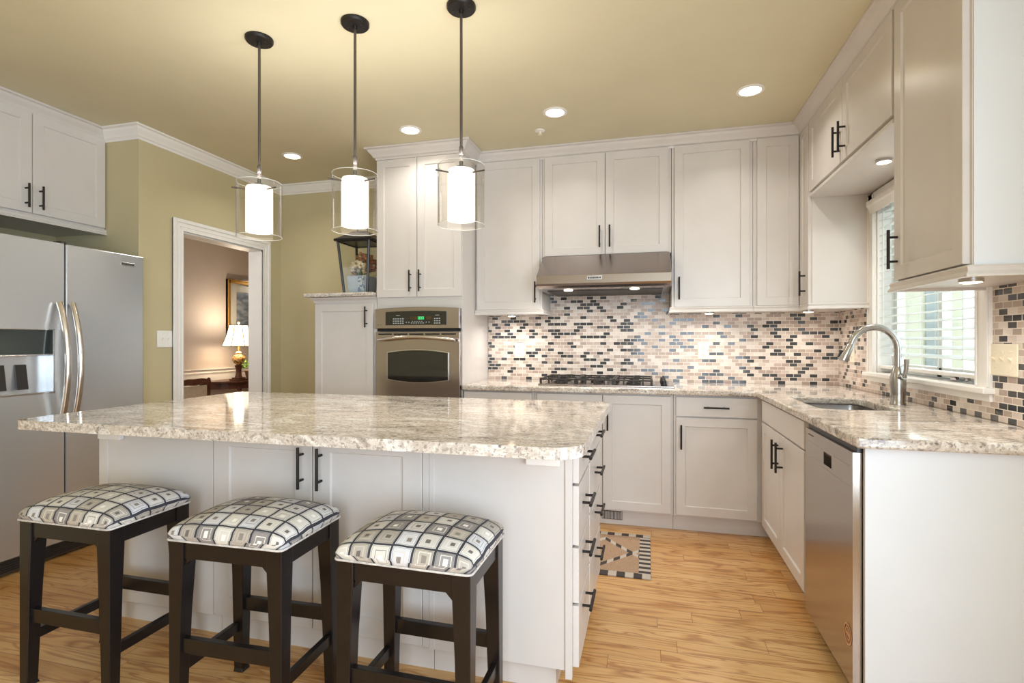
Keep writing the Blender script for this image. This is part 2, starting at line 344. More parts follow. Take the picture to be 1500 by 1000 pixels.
# ---------------------------------------------------------------- builders
class MB:
    def __init__(s): s.bm = bmesh.new()
    def box(s, x0, x1, y0, y1, z0, z1):
        vs = [s.bm.verts.new((x, y, z)) for x in (x0, x1) for y in (y0, y1) for z in (z0, z1)]
        for f in ((0, 1, 3, 2), (4, 6, 7, 5), (0, 4, 5, 1), (2, 3, 7, 6), (0, 2, 6, 4), (1, 5, 7, 3)):
            s.bm.faces.new([vs[i] for i in f])
        return s
    def hexa(s, b, t):      # bottom and top rings of equal length
        n = len(b); vb = [s.bm.verts.new(p) for p in b]; vt = [s.bm.verts.new(p) for p in t]
        s.bm.faces.new(vb[::-1]); s.bm.faces.new(vt)
        for i in range(n): s.bm.faces.new([vb[i], vb[(i+1) % n], vt[(i+1) % n], vt[i]])
        return s
    def rings(s, rs, cap=True, closed=True):
        vs = [[s.bm.verts.new(p) for p in r] for r in rs]; n = len(rs[0])
        for a, b in zip(vs, vs[1:]):
            for i in range(n if closed else n-1):
                s.bm.faces.new([a[i], a[(i+1) % n], b[(i+1) % n], b[i]])
        if cap: s.bm.faces.new(vs[0][::-1]); s.bm.faces.new(vs[-1])
        return s
    def cyl(s, p0, p1, r, r1=None, n=14):
        p0, p1 = Vector(p0), Vector(p1); d = (p1-p0).normalized()
        a = Vector((0, 0, 1)) if abs(d.z) < 0.9 else Vector((1, 0, 0))
        u = d.cross(a).normalized(); v = d.cross(u); r1 = r if r1 is None else r1
        R = lambda p, q: [tuple(p+(u*math.cos(2*PI*i/n)+v*math.sin(2*PI*i/n))*q) for i in range(n)]
        return s.rings([R(p0, r), R(p1, r1)])
    def tube(s, pts, r, n=12):
        pts = [Vector(p) for p in pts]; rs = []
        rad = r if isinstance(r, (list, tuple)) else [r]*len(pts)
        u = None
        for i, p in enumerate(pts):
            d = (pts[min(i+1, len(pts)-1)]-pts[max(i-1, 0)]).normalized()
            if u is None:
                a = Vector((0, 0, 1)) if abs(d.z) < 0.9 else Vector((1, 0, 0)); u = d.cross(a).normalized()
            else: u = (u-d*u.dot(d)).normalized()
            v = d.cross(u)
            rs.append([tuple(p+(u*math.cos(2*PI*k/n)+v*math.sin(2*PI*k/n))*rad[i]) for k in range(n)])
        return s.rings(rs)
    def lathe(s, prof, c=(0, 0), n=32, cap=True):   # prof: (r, z)
        return s.rings([[(c[0]+r*math.cos(2*PI*i/n), c[1]+r*math.sin(2*PI*i/n), z) for i in range(n)] for r, z in prof], cap)
    def blob(s, c, r, n=1, sc=(1, 1, 1)):
        g = bmesh.ops.create_icosphere(s.bm, subdivisions=n, radius=r)
        for v in g['verts']: v.co = Vector((v.co.x*sc[0], v.co.y*sc[1], v.co.z*sc[2]))+Vector(c)
        return s
    def build(s, name, m, parent=None, bevel=0, smooth=False, seg=2):
        bmesh.ops.recalc_face_normals(s.bm, faces=s.bm.faces)
        off = Vector((0, 0, 0)); p = parent
        while p is not None: off += p.location; p = p.parent
        me = bpy.data.meshes.new(name)
        for v in s.bm.verts: v.co -= off
        s.bm.to_mesh(me); s.bm.free(); me.materials.append(m)
        if smooth:
            for f in me.polygons: f.use_smooth = True
        o = bpy.data.objects.new(name, me); COL.objects.link(o); o.parent = parent
        if smooth == 'auto':
            e = o.modifiers.new('edges', 'EDGE_SPLIT'); e.split_angle = math.radians(40)
        if bevel:
            b = o.modifiers.new('soft_edges', 'BEVEL'); b.width = bevel; b.segments = seg; b.limit_method = 'ANGLE'; b.angle_limit = math.radians(40)
        return o
def B(*a): return MB().box(*a)

def thing(name, label, cat, loc, group=None):
    o = bpy.data.objects.new(name, None); o.empty_display_size = 0.05; COL.objects.link(o); o.location = loc
    return tag(o, label, cat, group)
def tag(o, label, cat, group=None, kind=None):
    o['label'] = label; o['category'] = cat
    if group: o['group'] = group
    if kind: o['kind'] = kind
    return o
def struct(o):
    o['kind'] = 'structure'; return o
def root(name, loc=(0, 0, 0)):
    o = bpy.data.objects.new(name, None); COL.objects.link(o); o.location = loc; return struct(o)
def copy_tree(o, loc, label, rz=0):
    c = o.copy(); COL.objects.link(c); c.location = loc; c.rotation_euler = (0, 0, rz); c['label'] = label
    def rec(src, dst):
        for ch in src.children:
            k = ch.copy(); COL.objects.link(k); k.parent = dst; rec(ch, k)
    rec(o, c); return c

# a front is a plane with an outward side:  (u, w, z) -> world
def face(side, p):
    if side == 'ny': return lambda u, w, z: (u, p-w, z)
    if side == 'nx': return lambda u, w, z: (p-w, u, z)
    return lambda u, w, z: (p+w, u, z)
def slab(f, u0, u1, z0, z1, w0=0.0, w1=0.02, mb=None):
    mb = mb or MB()
    P = lambda w: [f(u0, w, z0), f(u1, w, z0), f(u1, w, z1), f(u0, w, z1)]
    return mb.hexa(P(w0), P(w1))
def shaker(f, u0, u1, z0, z1, parent, stile=0.056, t=0.02, name='door', m=None):
    mb = MB()
    def R(i, w): return [f(u0+i, w, z0+i), f(u1-i, w, z0+i), f(u1-i, w, z1-i), f(u0+i, w, z1-i)]
    e = 0.0018
    rs = [R(0, 0), R(0, t-e), R(e, t), R(stile, t), R(stile+0.004, t-0.008), ]
    mb.rings(rs)
    return mb.build(name, m or M['cab'], parent)
def drawer(f, u0, u1, z0, z1, parent, t=0.02):
    return slab(f, u0, u1, z0, z1, 0, t).build('drawer', M['cab'], parent, bevel=0.0018)
def handle(f, u, z, vert, parent, L=0.155, w0=0.02, r=0.0058):
    mb = MB(); w = w0+0.032
    if vert:
        mb.cyl(f(u, w, z-L/2), f(u, w, z+L/2), r)
        for s in (-1, 1): mb.cyl(f(u, w0-0.001, z+s*L*0.31), f(u, w, z+s*L*0.31), r*0.85, n=10)
    else:
        mb.cyl(f(u-L/2, w, z), f(u+L/2, w, z), r)
        for s in (-1, 1): mb.cyl(f(u+s*L*0.31, w0-0.001, z), f(u+s*L*0.31, w, z), r*0.85, n=10)
    return mb.build('handle', M['bronze'], parent, smooth='auto')
def sweep(path, prof, m, name, parent=None, side=1):
    # prof: (outward, z); side=+1 -> outward is to the right of travel
    n = len(path); rs = []
    for i, p in enumerate(path):
        d0 = (Vector(path[i])-Vector(path[i-1])).normalized() if i > 0 else None
        d1 = (Vector(path[i+1])-Vector(path[i])).normalized() if i < n-1 else None
        if d0 is None: d0 = d1
        if d1 is None: d1 = d0
        nr = lambda d: Vector((d.y, -d.x))*side
        a, b = nr(d0), nr(d1); mvec = (a+b); mvec = mvec/(1+a.dot(b))
        rs.append([(p[0]+mvec.x*o, p[1]+mvec.y*o, z) for o, z in prof])
    return MB().rings(rs).build(name, m, parent)
CROWN = [(0, C-0.082), (0.008, C-0.082), (0.012, C-0.070), (0.022, C-0.064), (0.030, C-0.050), (0.048, C-0.030), (0.056, C-0.016), (0.072, C-0.012), (0.072, C-0.001), (0, C-0.001)]
RAIL = lambda zt: [(0, zt), (0.010, zt), (0.014, zt-0.006), (0.010, zt-0.018), (0.018, zt-0.030), (0.018, zt-0.036), (0, zt-0.036)]

# ================================================================ SETTING
struct(B(-5.5, 1.443, -3.12, 7.12, -0.06, 0).build('floor', M['oak']))
struct(B(-5.5, 1.443, -3.12, 7.12, C, C+0.08).build('ceiling', M['ceiling']))
struct(B(-3.39, 1.443, YW, YW+0.12, 0, C).build('wall_back', M['wall']))
w = MB()
wy0, wy1, wz0, wz1 = 2.525, 3.520, 1.045, 2.060
sy0, sy1, sz0, sz1 = -1.85, 0.75, 0.40, 2.30
w.box(XR, XR+0.14, wy1, YW, 0, C).box(XR, XR+0.14, wy0, wy1, 0, wz0-0.029).box(XR, XR+0.14, wy0, wy1, wz1, C)
w.box(XR, XR+0.14, sy1, wy0, 0, C).box(XR, XR+0.14, sy0, sy1, 0, sz0).box(XR, XR+0.14, sy0, sy1, sz1, C).box(XR, XR+0.14, -3.0, sy0, 0, C)
struct(w.build('wall_right', M['wall']))
w = MB().box(-5.5, -0.3, -3.12, -3.0, 0, C).box(1.2, 1.443, -3.12, -3.0, 0, C).box(-0.3, 1.2, -3.12, -3.0, 0, 0.45).box(-0.3, 1.2, -3.12, -3.0, 2.35, C)
struct(w.build('wall_rear', M['neutral']))
# left wall with the doorway, the fridge alcove and the piece in front of it
dy0, dy1, dz = 3.080, 3.895, 2.020
w = MB().box(-3.39, XL, 2.865, dy0, 0, C).box(-3.39, XL, dy1, YW, 0, C).box(-3.39, XL, dy0, dy1, dz, C)
w.box(-4.12, XL, 2.745, 2.865, 0, C).box(-4.12, -4.0, 1.70, 2.745, 0, C).box(-4.12, XL, 1.58, 1.70, 0, C).box(-3.39, XL, -3.0, 1.58, 0, C)
struct(w.build('wall_left', M['wall']))
struct(B(-5.42, -5.30, 2.865, 7.0, 0, C).build('wall_dining', M['dining']))
struct(MB().box(-5.42, -3.39, 7.0, 7.12, 0, C).box(-3.50, -3.39, YW+0.12, 7.0, 0, C).build('wall_dining_end', M['dining']))
struct(B(-5.30, -4.12, 2.865, 2.90, 0, C).build('wall_dining_near', M['dining']))
# chair rail in the dining room
sweep([(-5.30, 2.9), (-5.30, 7.0)], [(0, 0.815), (0.012, 0.815), (0.02, 0.835), (0.014, 0.845), (0.022, 0.868), (0.034, 0.872), (0.034, 0.885), (0, 0.885)], M['white'], 'trim_1')
struct(bpy.data.objects['trim_1'])
struct(B(-5.30, -5.292, 2.9, 7.0, 0.0, 0.815).build('trim_2', M['white']))
# crown mouldings
struct(sweep([(-3.99, 2.745), (XL, 2.745), (XL, YW), (-2.0, YW)], CROWN, M['white'], 'trim_3'))
struct(sweep([(-1.945, YW-0.005), (-1.945, 3.52), (-1.275, 3.52), (-1.275, 3.81), (0.98, 3.81), (0.98, 1.94), (XR-0.002, 1.94)], CROWN, M['cab'], 'trim_4', side=-1) if False else
       sweep([(-1.945, YW-0.005), (-1.945, 3.52), (-1.275, 3.52), (-1.275, 3.81), (0.98, 3.81), (0.98, 1.94), (XR-0.002, 1.94)], CROWN, M['cab'], 'trim_4', side=1))
struct(sweep([(-3.56, 1.72), (-3.56, 2.74)], CROWN, M['cab'], 'trim_5'))
# doorway casing and jamb
d1 = root('door_1', (XL, (dy0+dy1)/2, 0))
def casing(y0, y1, z0, z1, x, t):   # three mitred boards with a stepped face, front on +x
    for (a, b, c, d) in (((y0-0.085, z0), (y0, z0), (y0, z1), (y0-0.085, z1+0.085)), ((y1, z0), (y1+0.085, z0), (y1+0.085, z1+0.085), (y1, z1)), ((y0-0.085, z1+0.085), (y0, z1), (y1, z1), (y1+0.085, z1+0.085))):
        MB().hexa([(x, *p) for p in (a, b, c, d)], [(x+t, *p) for p in (a, b, c, d)]).build('casing', M['white'], d1, bevel=0.003)
    mb = MB()
    for (i, o, tt) in ((0.060, 0.085, t+0.008), (0.0, 0.010, t+0.003), (0.030, 0.036, t+0.003)):
        mb.box(x, x+tt, y0-o, y0-i, z0, z1+o).box(x, x+tt, y1+i, y1+o, z0, z1+o).box(x, x+tt, y0-i, y1+i, z1+i, z1+o)
    mb.build('casing_bead', M['white'], d1, bevel=0.002)
casing(dy0, dy1, 0, dz, XL, 0.014)
MB().box(-3.40, XL+0.001, dy0-0.001, dy0+0.012, 0, dz).box(-3.40, XL+0.001, dy1-0.012, dy1+0.001, 0, dz).box(-3.40, XL+0.001, dy0, dy1, dz-0.012, dz+0.001).build('jamb', M['white'], d1)
# baseboards
struct(MB().box(XL, XL+0.014, 2.75, dy0-0.09, 0, 0.12).box(XL, XL+0.014, dy1+0.09, YW, 0, 0.12).build('baseboard_left', M['white'], bevel=0.003))
struct(B(XL+0.014, -2.475, YW-0.014, YW, 0, 0.12).build('baseboard_back', M['white'], bevel=0.003))

# sink window
w1 = root('window_1', (XR, (wy0+wy1)/2, wz0))
mb = MB()
mb.box(XR-0.018, XR, wy0-0.085, wy0, wz0-0.01, wz1+0.04).box(XR-0.018, XR, wy1, wy1+0.085, wz0-0.01, wz1+0.04).box(XR-0.018, XR, wy0-0.085, wy1+0.085, wz1, wz1+0.040)
mb.build('casing', M['white'], w1, bevel=0.003)
mb = MB()
for y0, y1 in ((wy0-0.085, wy0-0.068), (wy0-0.012, wy0), (wy1, wy1+0.012), (wy1+0.068, wy1+0.085)): mb.box(XR-0.024, XR-0.018, y0, y1, wz0, wz1+0.03)
mb.build('casing_bead', M['white'], w1, bevel=0.002)
MB().box(XR-0.045, XR-0.001, wy0-0.10, wy1+0.10, wz0-0.028, wz0-0.004).box(XR-0.001, XR+0.139, wy0+0.001, wy1-0.001, wz0-0.028, wz0-0.004).build('sill', M['white'], w1, bevel=0.005)
B(XR-0.016, XR, wy0-0.085, wy1+0.085, wz0-0.060, wz0-0.029).build('apron', M['white'], w1, bevel=0.004)
mb = MB()
for y0, y1, z0, z1 in ((wy0, wy0+0.045, wz0, wz1), (wy1-0.045, wy1, wz0, wz1), (wy0, wy1, wz0, wz0+0.05), (wy0, wy1, wz1-0.05, wz1), (3.0, 3.045, wz0, wz1)): mb.box(XR+0.085, XR+0.125, y0, y1, z0, z1)
mb.build('sash', M['white'], w1, bevel=0.003)
MB().box(XR, XR+0.14, wy0-0.001, wy0+0.008, wz0, wz1).box(XR, XR+0.14, wy1-0.008, wy1+0.001, wz0, wz1).box(XR, XR+0.14, wy0, wy1, wz1-0.008, wz1+0.001).build('jamb', M['white'], w1)
B(XR+0.103, XR+0.107, wy0+0.045, wy1-0.045, wz0+0.05, wz1-0.05).build('glass', M['glass'], w1)
# the other two windows (beside and behind the camera)
def plain_window(name, ax, p, a0, a1, z0, z1):
    r = root(name, ((p, (a0+a1)/2, z0) if ax == 'x' else ((a0+a1)/2, p, z0)))
    bars = [(a0, a0+0.06, z0, z1), (a1-0.06, a1, z0, z1), (a0, a1, z0, z0+0.06), (a0, a1, z1-0.06, z1)]
    k = 3
    for i in range(1, k): c = a0+(a1-a0)*i/k; bars.append((c-0.03, c+0.03, z0, z1))
    mb = MB()
    for b in bars: mb.box(*((p+0.05, p+0.09)+b if ax == 'x' else b[:2]+(p-0.09, p-0.05)+b[2:]))
    mb.build('sash', M['white'], r)
plain_window('window_2', 'x', XR, sy0, sy1, sz0, sz1)
plain_window('window_3', 'y', -3.0, -0.3, 1.2, 0.45, 2.35)

# tiled backsplash
struct(MB().box(-1.272, XR-0.006, YW-0.006, YW, 0.916, 1.46).box(-0.755, 0.155, YW-0.006, YW, 1.46, 1.838).build('wall_back_tiles', M['tile_back']))
struct(MB().box(XR-0.006, XR, wy1+0.085, YW-0.006, 0.916, 1.46).box(XR-0.006, XR, 1.945, wy0-0.085, 0.916, 1.46).box(XR-0.006, XR, wy0-0.085, wy1+0.085, 0.916, wz0-0.06).build('wall_right_tiles', M['tile_right']))

# outside the sink window
struct(B(1.6, 9.0, -4, 12, -0.9, -0.8).build('ground_outside', M['lawn']))
hs = thing('neighbouring_house', 'pale house seen blurred between the blind slats', 'house', (3.2, 9.5, -0.8))
B(0.5, 4.42, 9.0, 12.0, -0.8, 5.2).build('siding', M['siding'], hs)
for x in (3.30, 3.95): B(x, x+0.26, 8.96, 9.05, 0.7, 2.6).build('window', M['pale_pane'], hs)
MB().hexa([(0.3, 8.7, 5.2), (4.7, 8.7, 5.2), (4.7, 12.3, 5.2), (0.3, 12.3, 5.2)], [(0.3, 10.3, 6.4), (4.7, 10.3, 6.4), (4.7, 10.7, 6.4), (0.3, 10.7, 6.4)]).build('roof', M['slot'], hs)

# ================================================================ CABINETS
CAB = M['cab']
def carcass(parent, *boxes, name='carcass'):
    mb = MB()
    for b in boxes: mb.box(*b)
    return mb.build(name, CAB, parent, bevel=0.0012)
YF, YFU, YFT = 3.535, 3.81, 3.52           # carcass fronts: base, upper, tall
fB, fU, fT = face('ny', YF), face('ny', YFU), face('ny', YFT)
BK = YW-0.008
# --- base run along the back wall
g = 'base cabinets along the tiled wall'
c = thing('base_cabinet', 'greige base cabinet left of the cooktop, beside the oven tower', 'cabinet', (-1.0, YF, 0), g)
carcass(c, (-1.272, -0.757, YF, BK, 0.10, 0.879))
B(-1.272, -0.757, 3.575, 3.595, 0, 0.099).build('toe_kick', CAB, c)
d = drawer(fB, -1.262, -0.772, 0.745, 0.868, c); handle(fB, -1.017, 0.805, False, d)
d = shaker(fB, -1.262, -0.772, 0.113, 0.735, c); handle(fB, -0.81, 0.62, True, d)
c = thing('base_cabinet', 'two-door greige base cabinet under the gas cooktop', 'cabinet', (-0.3, YF, 0), g)
carcass(c, (-0.755, 0.158, YF, BK, 0.10, 0.879))
B(-0.755, 0.158, 3.575, 3.595, 0, 0.099).build('toe_kick', CAB, c)
d = shaker(fB, -0.735, -0.293, 0.113, 0.868, c); handle(fB, -0.325, 0.715, True, d)
d = shaker(fB, -0.288, 0.143, 0.113, 0.868, c); handle(fB, -0.256, 0.715, True, d)
c = thing('base_cabinet', 'greige corner base cabinet with one drawer over one door', 'cabinet', (0.42, YF, 0), g)
carcass(c, (0.160, XR-0.01, YF, BK, 0.10, 0.879))
B(0.160, 0.74, 3.575, 3.595, 0, 0.099).build('toe_kick', CAB, c)
d = drawer(fB, 0.175, 0.656, 0.745, 0.868, c); handle(fB, 0.415, 0.806, False, d, 0.15)
d = shaker(fB, 0.175, 0.656, 0.113, 0.737, c); handle(fB, 0.205, 0.615, True, d)
v = thing('floor_register', 'dark slotted air register in the toe kick under the cooktop', 'vent', (-0.22, 3.575, 0.06))
B(-0.30, -0.165, 3.568, 3.575, 0.032, 0.088).build('grille_plate', M['slot'], v)
mb = MB()
for i in range(14): mb.box(-0.297+i*0.0096, -0.2935+i*0.0096, 3.565, 3.570, 0.036, 0.084)
mb.build('fin', M['cab'], v)
# --- right run
XF = 0.687
fR = face('nx', XF)
c = thing('sink_cabinet', 'greige two-door base cabinet under the sink', 'cabinet', (XF, 3.0, 0))
carcass(c, (XF, XR-0.01, 2.50, YF-0.002, 0.10, 0.70), (XF, XF+0.02, 2.50, YF-0.002, 0.70, 0.879))
B(0.735, 0.755, 2.50, 3.53, 0, 0.099).build('toe_kick', CAB, c)
slab(fR, 2.565, 3.445, 0.745, 0.868).build('false_front', CAB, c, bevel=0.0018)
d = shaker(fR, 3.005, 3.445, 0.112, 0.735, c); handle(fR, 3.035, 0.625, True, d)
d = shaker(fR, 2.565, 3.000, 0.112, 0.735, c); handle(fR, 2.945, 0.625, True, d)
e = tag(B(0.683, XR-0.01, 1.936, 1.952, 0, 0.879).build('end_panel', M['enddaylit'], None, bevel=0.001), 'plain daylight-whitened end panel closing the counter run beside the dishwasher', 'panel')
# --- dishwasher
c = thing('dishwasher', 'stainless steel dishwasher with pocket handle between sink cabinet and end panel', 'dishwasher', (0.68, 2.22, 0))
B(0.690, 1.25, 1.958, 2.494, 0.02, 0.876).build('tub', M['gapdark'], c)
mb = MB(); fD = face('nx', 0.690)
P0, P1 = 0.752, 0.800     # pocket
y0, y1, ya, yb = 1.958, 2.492, 2.165, 2.255
# door skin with a real recess
X = 0.655
for (a, b, z0, z1) in ((y0, y1, 0.078, P0), (y0, y1, P1, 0.855), (y0, ya, P0, P1), (yb, y1, P0, P1)): mb.box(X, 0.689, a, b, z0, z1)
dd = mb.build('door', M['panelsteel'], c)
MB().hexa([(0.684, ya, P0), (0.684, yb, P0), (0.684, yb, P1), (0.684, ya, P1)], [(0.689, ya, P0), (0.689, yb, P0), (0.689, yb, P1), (0.689, ya, P1)]).box(0.662, 0.684, ya, yb, 0.788, 0.80).build('pocket_handle', M['slot'], dd)
mb = MB()
mb.box(X-0.0015, X, 1.99, 2.46, 0.735, 0.737).box(X-0.0015, X, 1.99, 2.155, 0.803, 0.805).box(X-0.0015, X, 2.265, 2.46, 0.803, 0.805)
mb.build('press_line', M['panelsteel'], dd)
B(0.668, 0.689, 1.958, 2.492, 0.856, 0.876).build('gap_strip', M['black'], c)  # black strip drawn as the dark gap between dishwasher and counter
mb = MB()
for i in range(5): mb.box(X-0.0015, X, 2.385+i*0.0135, 2.385+i*0.0135+0.009, 0.832, 0.836)
mb.build('badge', M['brown_mark'], dd)
mb = MB()
def disc_ring(mb, cy, cz, r0, r1, x, n=28):
    a = [(x, cy+r0*math.cos(2*PI*i/n), cz+r0*math.sin(2*PI*i/n)) for i in range(n)]
    b = [(x, cy+r1*math.cos(2*PI*i/n), cz+r1*math.sin(2*PI*i/n)) for i in range(n)]
    va = [mb.bm.verts.new(p) for p in a]; vb = [mb.bm.verts.new(p) for p in b]
    for i in range(n): mb.bm.faces.new([va[i], va[(i+1) % n], vb[(i+1) % n], vb[i]])
disc_ring(mb, 2.0, 0.235, 0.030, 0.036, X-0.001); disc_ring(mb, 2.0, 0.235, 0.018, 0.022, X-0.001)
mb.box(X-0.0012, X-0.0002, 1.985, 2.015, 0.232, 0.238)
mb.build('emblem', M['sticker'], dd)
B(0.74, 0.755, 1.958, 2.494, 0.0, 0.018).build('toe_kick', M['gapdark'], c)

# --- uppers along the back wall
g = 'wall cabinets above the tiled counter'
ZU0, ZU1 = 1.460, 2.572
c = thing('wall_cabinet', 'single-door greige wall cabinet between oven tower and range hood', 'cabinet', (-1.0, YFU, ZU0), g)
carcass(c, (-1.272, -0.757, YFU, BK, ZU0, C-0.004))
d = shaker(fU, -1.258, -0.772, ZU0, ZU1, c); handle(fU, -0.802, 1.585, True, d)
sweep([(-1.272, YFU-0.012), (-0.757, YFU-0.012), (-0.757, BK)], RAIL(ZU0-0.001), CAB, 'light_rail', c)
B(-1.272, -0.757, YFU-0.012, BK, ZU0-0.030, ZU0-0.001).build('bottom_panel', CAB, c)
c = thing('wall_cabinet', 'short two-door greige wall cabinet above the range hood', 'cabinet', (-0.3, YFU, 1.84), g)
carcass(c, (-0.755, 0.157, YFU, BK, 1.840, C-0.004))
d = shaker(fU, -0.735, -0.2975, 1.845, ZU1, c); handle(fU, -0.333, 1.970, True, d)
d = shaker(fU, -0.2925, 0.134, 1.845, ZU1, c); handle(fU, -0.262, 1.970, True, d)
c = thing('wall_cabinet', 'tall single-door greige wall cabinet right of the range hood', 'cabinet', (0.42, YFU, ZU0), g)
carcass(c, (0.160, 0.681, YFU, BK, ZU0, C-0.004))
d = shaker(fU, 0.179, 0.660, ZU0, ZU1, c); handle(fU, 0.208, 1.587, True, d)
sweep([(0.160, BK), (0.160, YFU-0.012), (0.681, YFU-0.012)], RAIL(ZU0-0.001), CAB, 'light_rail', c)
B(0.160, 0.681, YFU-0.012, BK, ZU0-0.030, ZU0-0.001).build('bottom_panel', CAB, c)
c = thing('corner_wall_cabinet', 'greige L-shaped corner wall cabinet with a folding door, left of the window', 'cabinet', (1.0, YFU, ZU0), g)
carcass(c, (0.683, 0.98, YFU, BK, ZU0, C-0.004), (0.98, XR-0.008, 3.592, BK, ZU0, C-0.004))
d = shaker(fU, 0.705, 0.957, ZU0, ZU1, c)
fUR = face('nx', 0.98)
d = shaker(fUR, 3.600, 3.787, ZU0, ZU1, c, stile=0.05); handle(fUR, 3.665, 1.588, True, d)
sweep([(0.683, YFU-0.012), (0.968, YFU-0.012), (0.968, 3.592), (XR-0.008, 3.592)], RAIL(ZU0-0.001), CAB, 'light_rail', c)
MB().box(0.683, 0.968, YFU-0.012, BK, ZU0-0.030, ZU0-0.001).box(0.968, XR-0.008, 3.592, BK, ZU0-0.030, ZU0-0.001).build('bottom_panel', CAB, c)
# --- uppers on the right wall
c = thing('wall_cabinet', 'short two-door greige wall cabinet bridging over the sink window', 'cabinet', (0.98, 3.0, 2.11), 'wall cabinets on the window wall')
carcass(c, (0.98, XR-0.008, 2.448, 3.590, 2.128, C-0.004))
d = shaker(fUR, 3.018, 3.585, 2.142, ZU1, c); handle(fUR, 3.052, 2.255, True, d)
d = shaker(fUR, 2.456, 3.012, 2.142, ZU1, c); handle(fUR, 2.972, 2.255, True, d)
B(0.962, XR-0.008, 2.448, 3.590, 2.108, 2.126).build('soffit_board', CAB, c, bevel=0.002)
c = thing('wall_cabinet', 'tall single-door wall cabinet nearest the camera, right of the sink window', 'cabinet', (0.98, 2.2, ZU0), 'wall cabinets on the window wall')
carcass(c, (0.98, XR-0.008, 1.944, 2.446, ZU0, C-0.004))
B(0.982, XR-0.008, 1.938, 1.9435, ZU0, C-0.083).build('end_panel', M['enddaylit'], c)  # added thin skin, its pale colour carries the window light on this end
d = shaker(fUR, 1.956, 2.432, ZU0+0.006, ZU1, c); handle(fUR, 2.400, 1.588, True, d)
sweep([(XR-0.008, 2.446), (0.968, 2.446), (0.968, 1.932), (XR-0.008, 1.932)][::-1], RAIL(ZU0-0.001), CAB, 'light_rail', c, side=-1)
B(0.968, XR-0.008, 1.932, 2.446, ZU0-0.026, ZU0-0.001).build('bottom_panel', CAB, c)

# --- oven tower and pantry
c = thing('oven_tower_cabinet', 'tall greige oven cabinet with two upper doors and crown, beside the pantry unit', 'cabinet', (-1.61, YFT, 0))
carcass(c, (-1.945, -1.275, YFT, BK, 0.10, C-0.004))
B(-1.945, -1.275, YFT+0.06, YFT+0.08, 0, 0.10).build('toe_kick', CAB, c)
d = shaker(fT, -1.940, -1.621, 1.545, 2.556, c); handle(fT, -1.666, 1.660, True, d)
d = shaker(fT, -1.616, -1.278, 1.545, 2.556, c); handle(fT, -1.590, 1.660, True, d)
d = drawer(fT, -1.940, -1.278, 0.113, 0.66, c); handle(fT, -1.61, 0.5, False, d)
c = thing('pantry_cabinet', 'low greige one-door pantry cabinet left of the wall oven', 'cabinet', (-2.2, YFT, 0))
carcass(c, (-2.472, -1.948, YFT, BK, 0.10, 1.555))
B(-2.472, -1.948, YFT+0.06, YFT+0.08, 0, 0.10).build('toe_kick', CAB, c)
d = shaker(fT, -2.462, -1.970, 0.113, 1.505, c); handle(fT, -2.020, 1.403, True, d)
sweep([(-2.472, BK), (-2.472, YFT), (-1.948, YFT)], [(0, 1.515), (0.006, 1.515), (0.010, 1.53), (0.026, 1.545), (0.030, 1.5545), (0, 1.5545)], CAB, 'cap_moulding', c)
t = tag(B(-2.535, -1.950, 3.455, BK, 1.556, 1.586).build('stone_top', M['granite'], None, bevel=0.009, seg=3), 'small granite slab on the pantry cabinet under the lantern', 'countertop')
# --- cabinet over the fridge
fF = face('px', -3.56)
c = thing('wall_cabinet', 'two-door greige cabinet above the refrigerator', 'cabinet', (-3.56, 2.3, 1.98))
carcass(c, (-3.99, -3.56, 1.715, 2.742, 1.975, C-0.004))
d = shaker(fF, 1.86, 2.300, 1.985, 2.582, c); handle(fF, 2.265, 2.08, True, d, 0.14)
d = shaker(fF, 2.305, 2.735, 1.985, 2.582, c); handle(fF, 2.340, 2.08, True, d, 0.14)
sweep([(-3.552, 1.715), (-3.552, 2.742)], RAIL(1.974), CAB, 'light_rail', c)
B(-3.99, -3.552, 1.715, 2.742, 1.95, 1.974).build('bottom_panel', CAB, c)

# ================================================================ ISLAND
IX0, IX1, IY0, IY1 = -2.330, -0.252, 1.772, 2.630
fI = face('ny', IY0+0.02); fS = face('px', -0.250)
g = 'island cabinets under the big granite top'
c = thing('island_cabinet', 'left island cabinet with a plain front panel behind the leftmost stool', 'cabinet', (-2.02, IY0, 0), g)
carcass(c, (IX0, -1.728, IY0+0.004, IY1, 0.10, 0.879))
B(IX0, IX0+0.05, IY0, IY0+0.004, 0.10, 0.879).build('corner_stile', CAB, c, bevel=0.001)
B(IX0+0.03, -1.728, IY0+0.05, IY1-0.05, 0, 0.10).build('plinth', CAB, c)
B(-2.31, -2.19, IY0-0.022, IY0, 0.80, 0.879).build('support_cleat', M['white'], c, bevel=0.002)
c = thing('island_cabinet', 'middle island cabinet with two paneled doors and long black handles', 'cabinet', (-1.26, IY0, 0), g)
carcass(c, (-1.726, -0.772, IY0+0.02, IY1, 0.10, 0.879))
B(-1.726, -0.772, IY0+0.05, IY1-0.05, 0, 0.099).build('plinth', CAB, c)
d = shaker(fI, -1.722, -1.261, 0.108, 0.872, c, stile=0.075); handle(fI, -1.300, 0.735, True, d, 0.16)
d = shaker(fI, -1.256, -0.800, 0.108, 0.872, c, stile=0.075); handle(fI, -1.217, 0.735, True, d, 0.16)
slab(fI, -0.798, -0.771, 0.108, 0.879).build('stile', CAB, c, bevel=0.002)
c = thing('island_cabinet', 'right island cabinet with a plain front panel and the near stack of drawers', 'cabinet', (-0.5, IY0, 0), g)
carcass(c, (-0.770, IX1-0.02, IY0+0.004, 2.138, 0.10, 0.879), (IX1-0.02, IX1, IY0+0.02, 2.138, 0.10, 0.879))
MB().box(-0.770, -0.752, IY0-0.002, IY0+0.004, 0.10, 0.879).build('corner_stile', CAB, c, bevel=0.001)
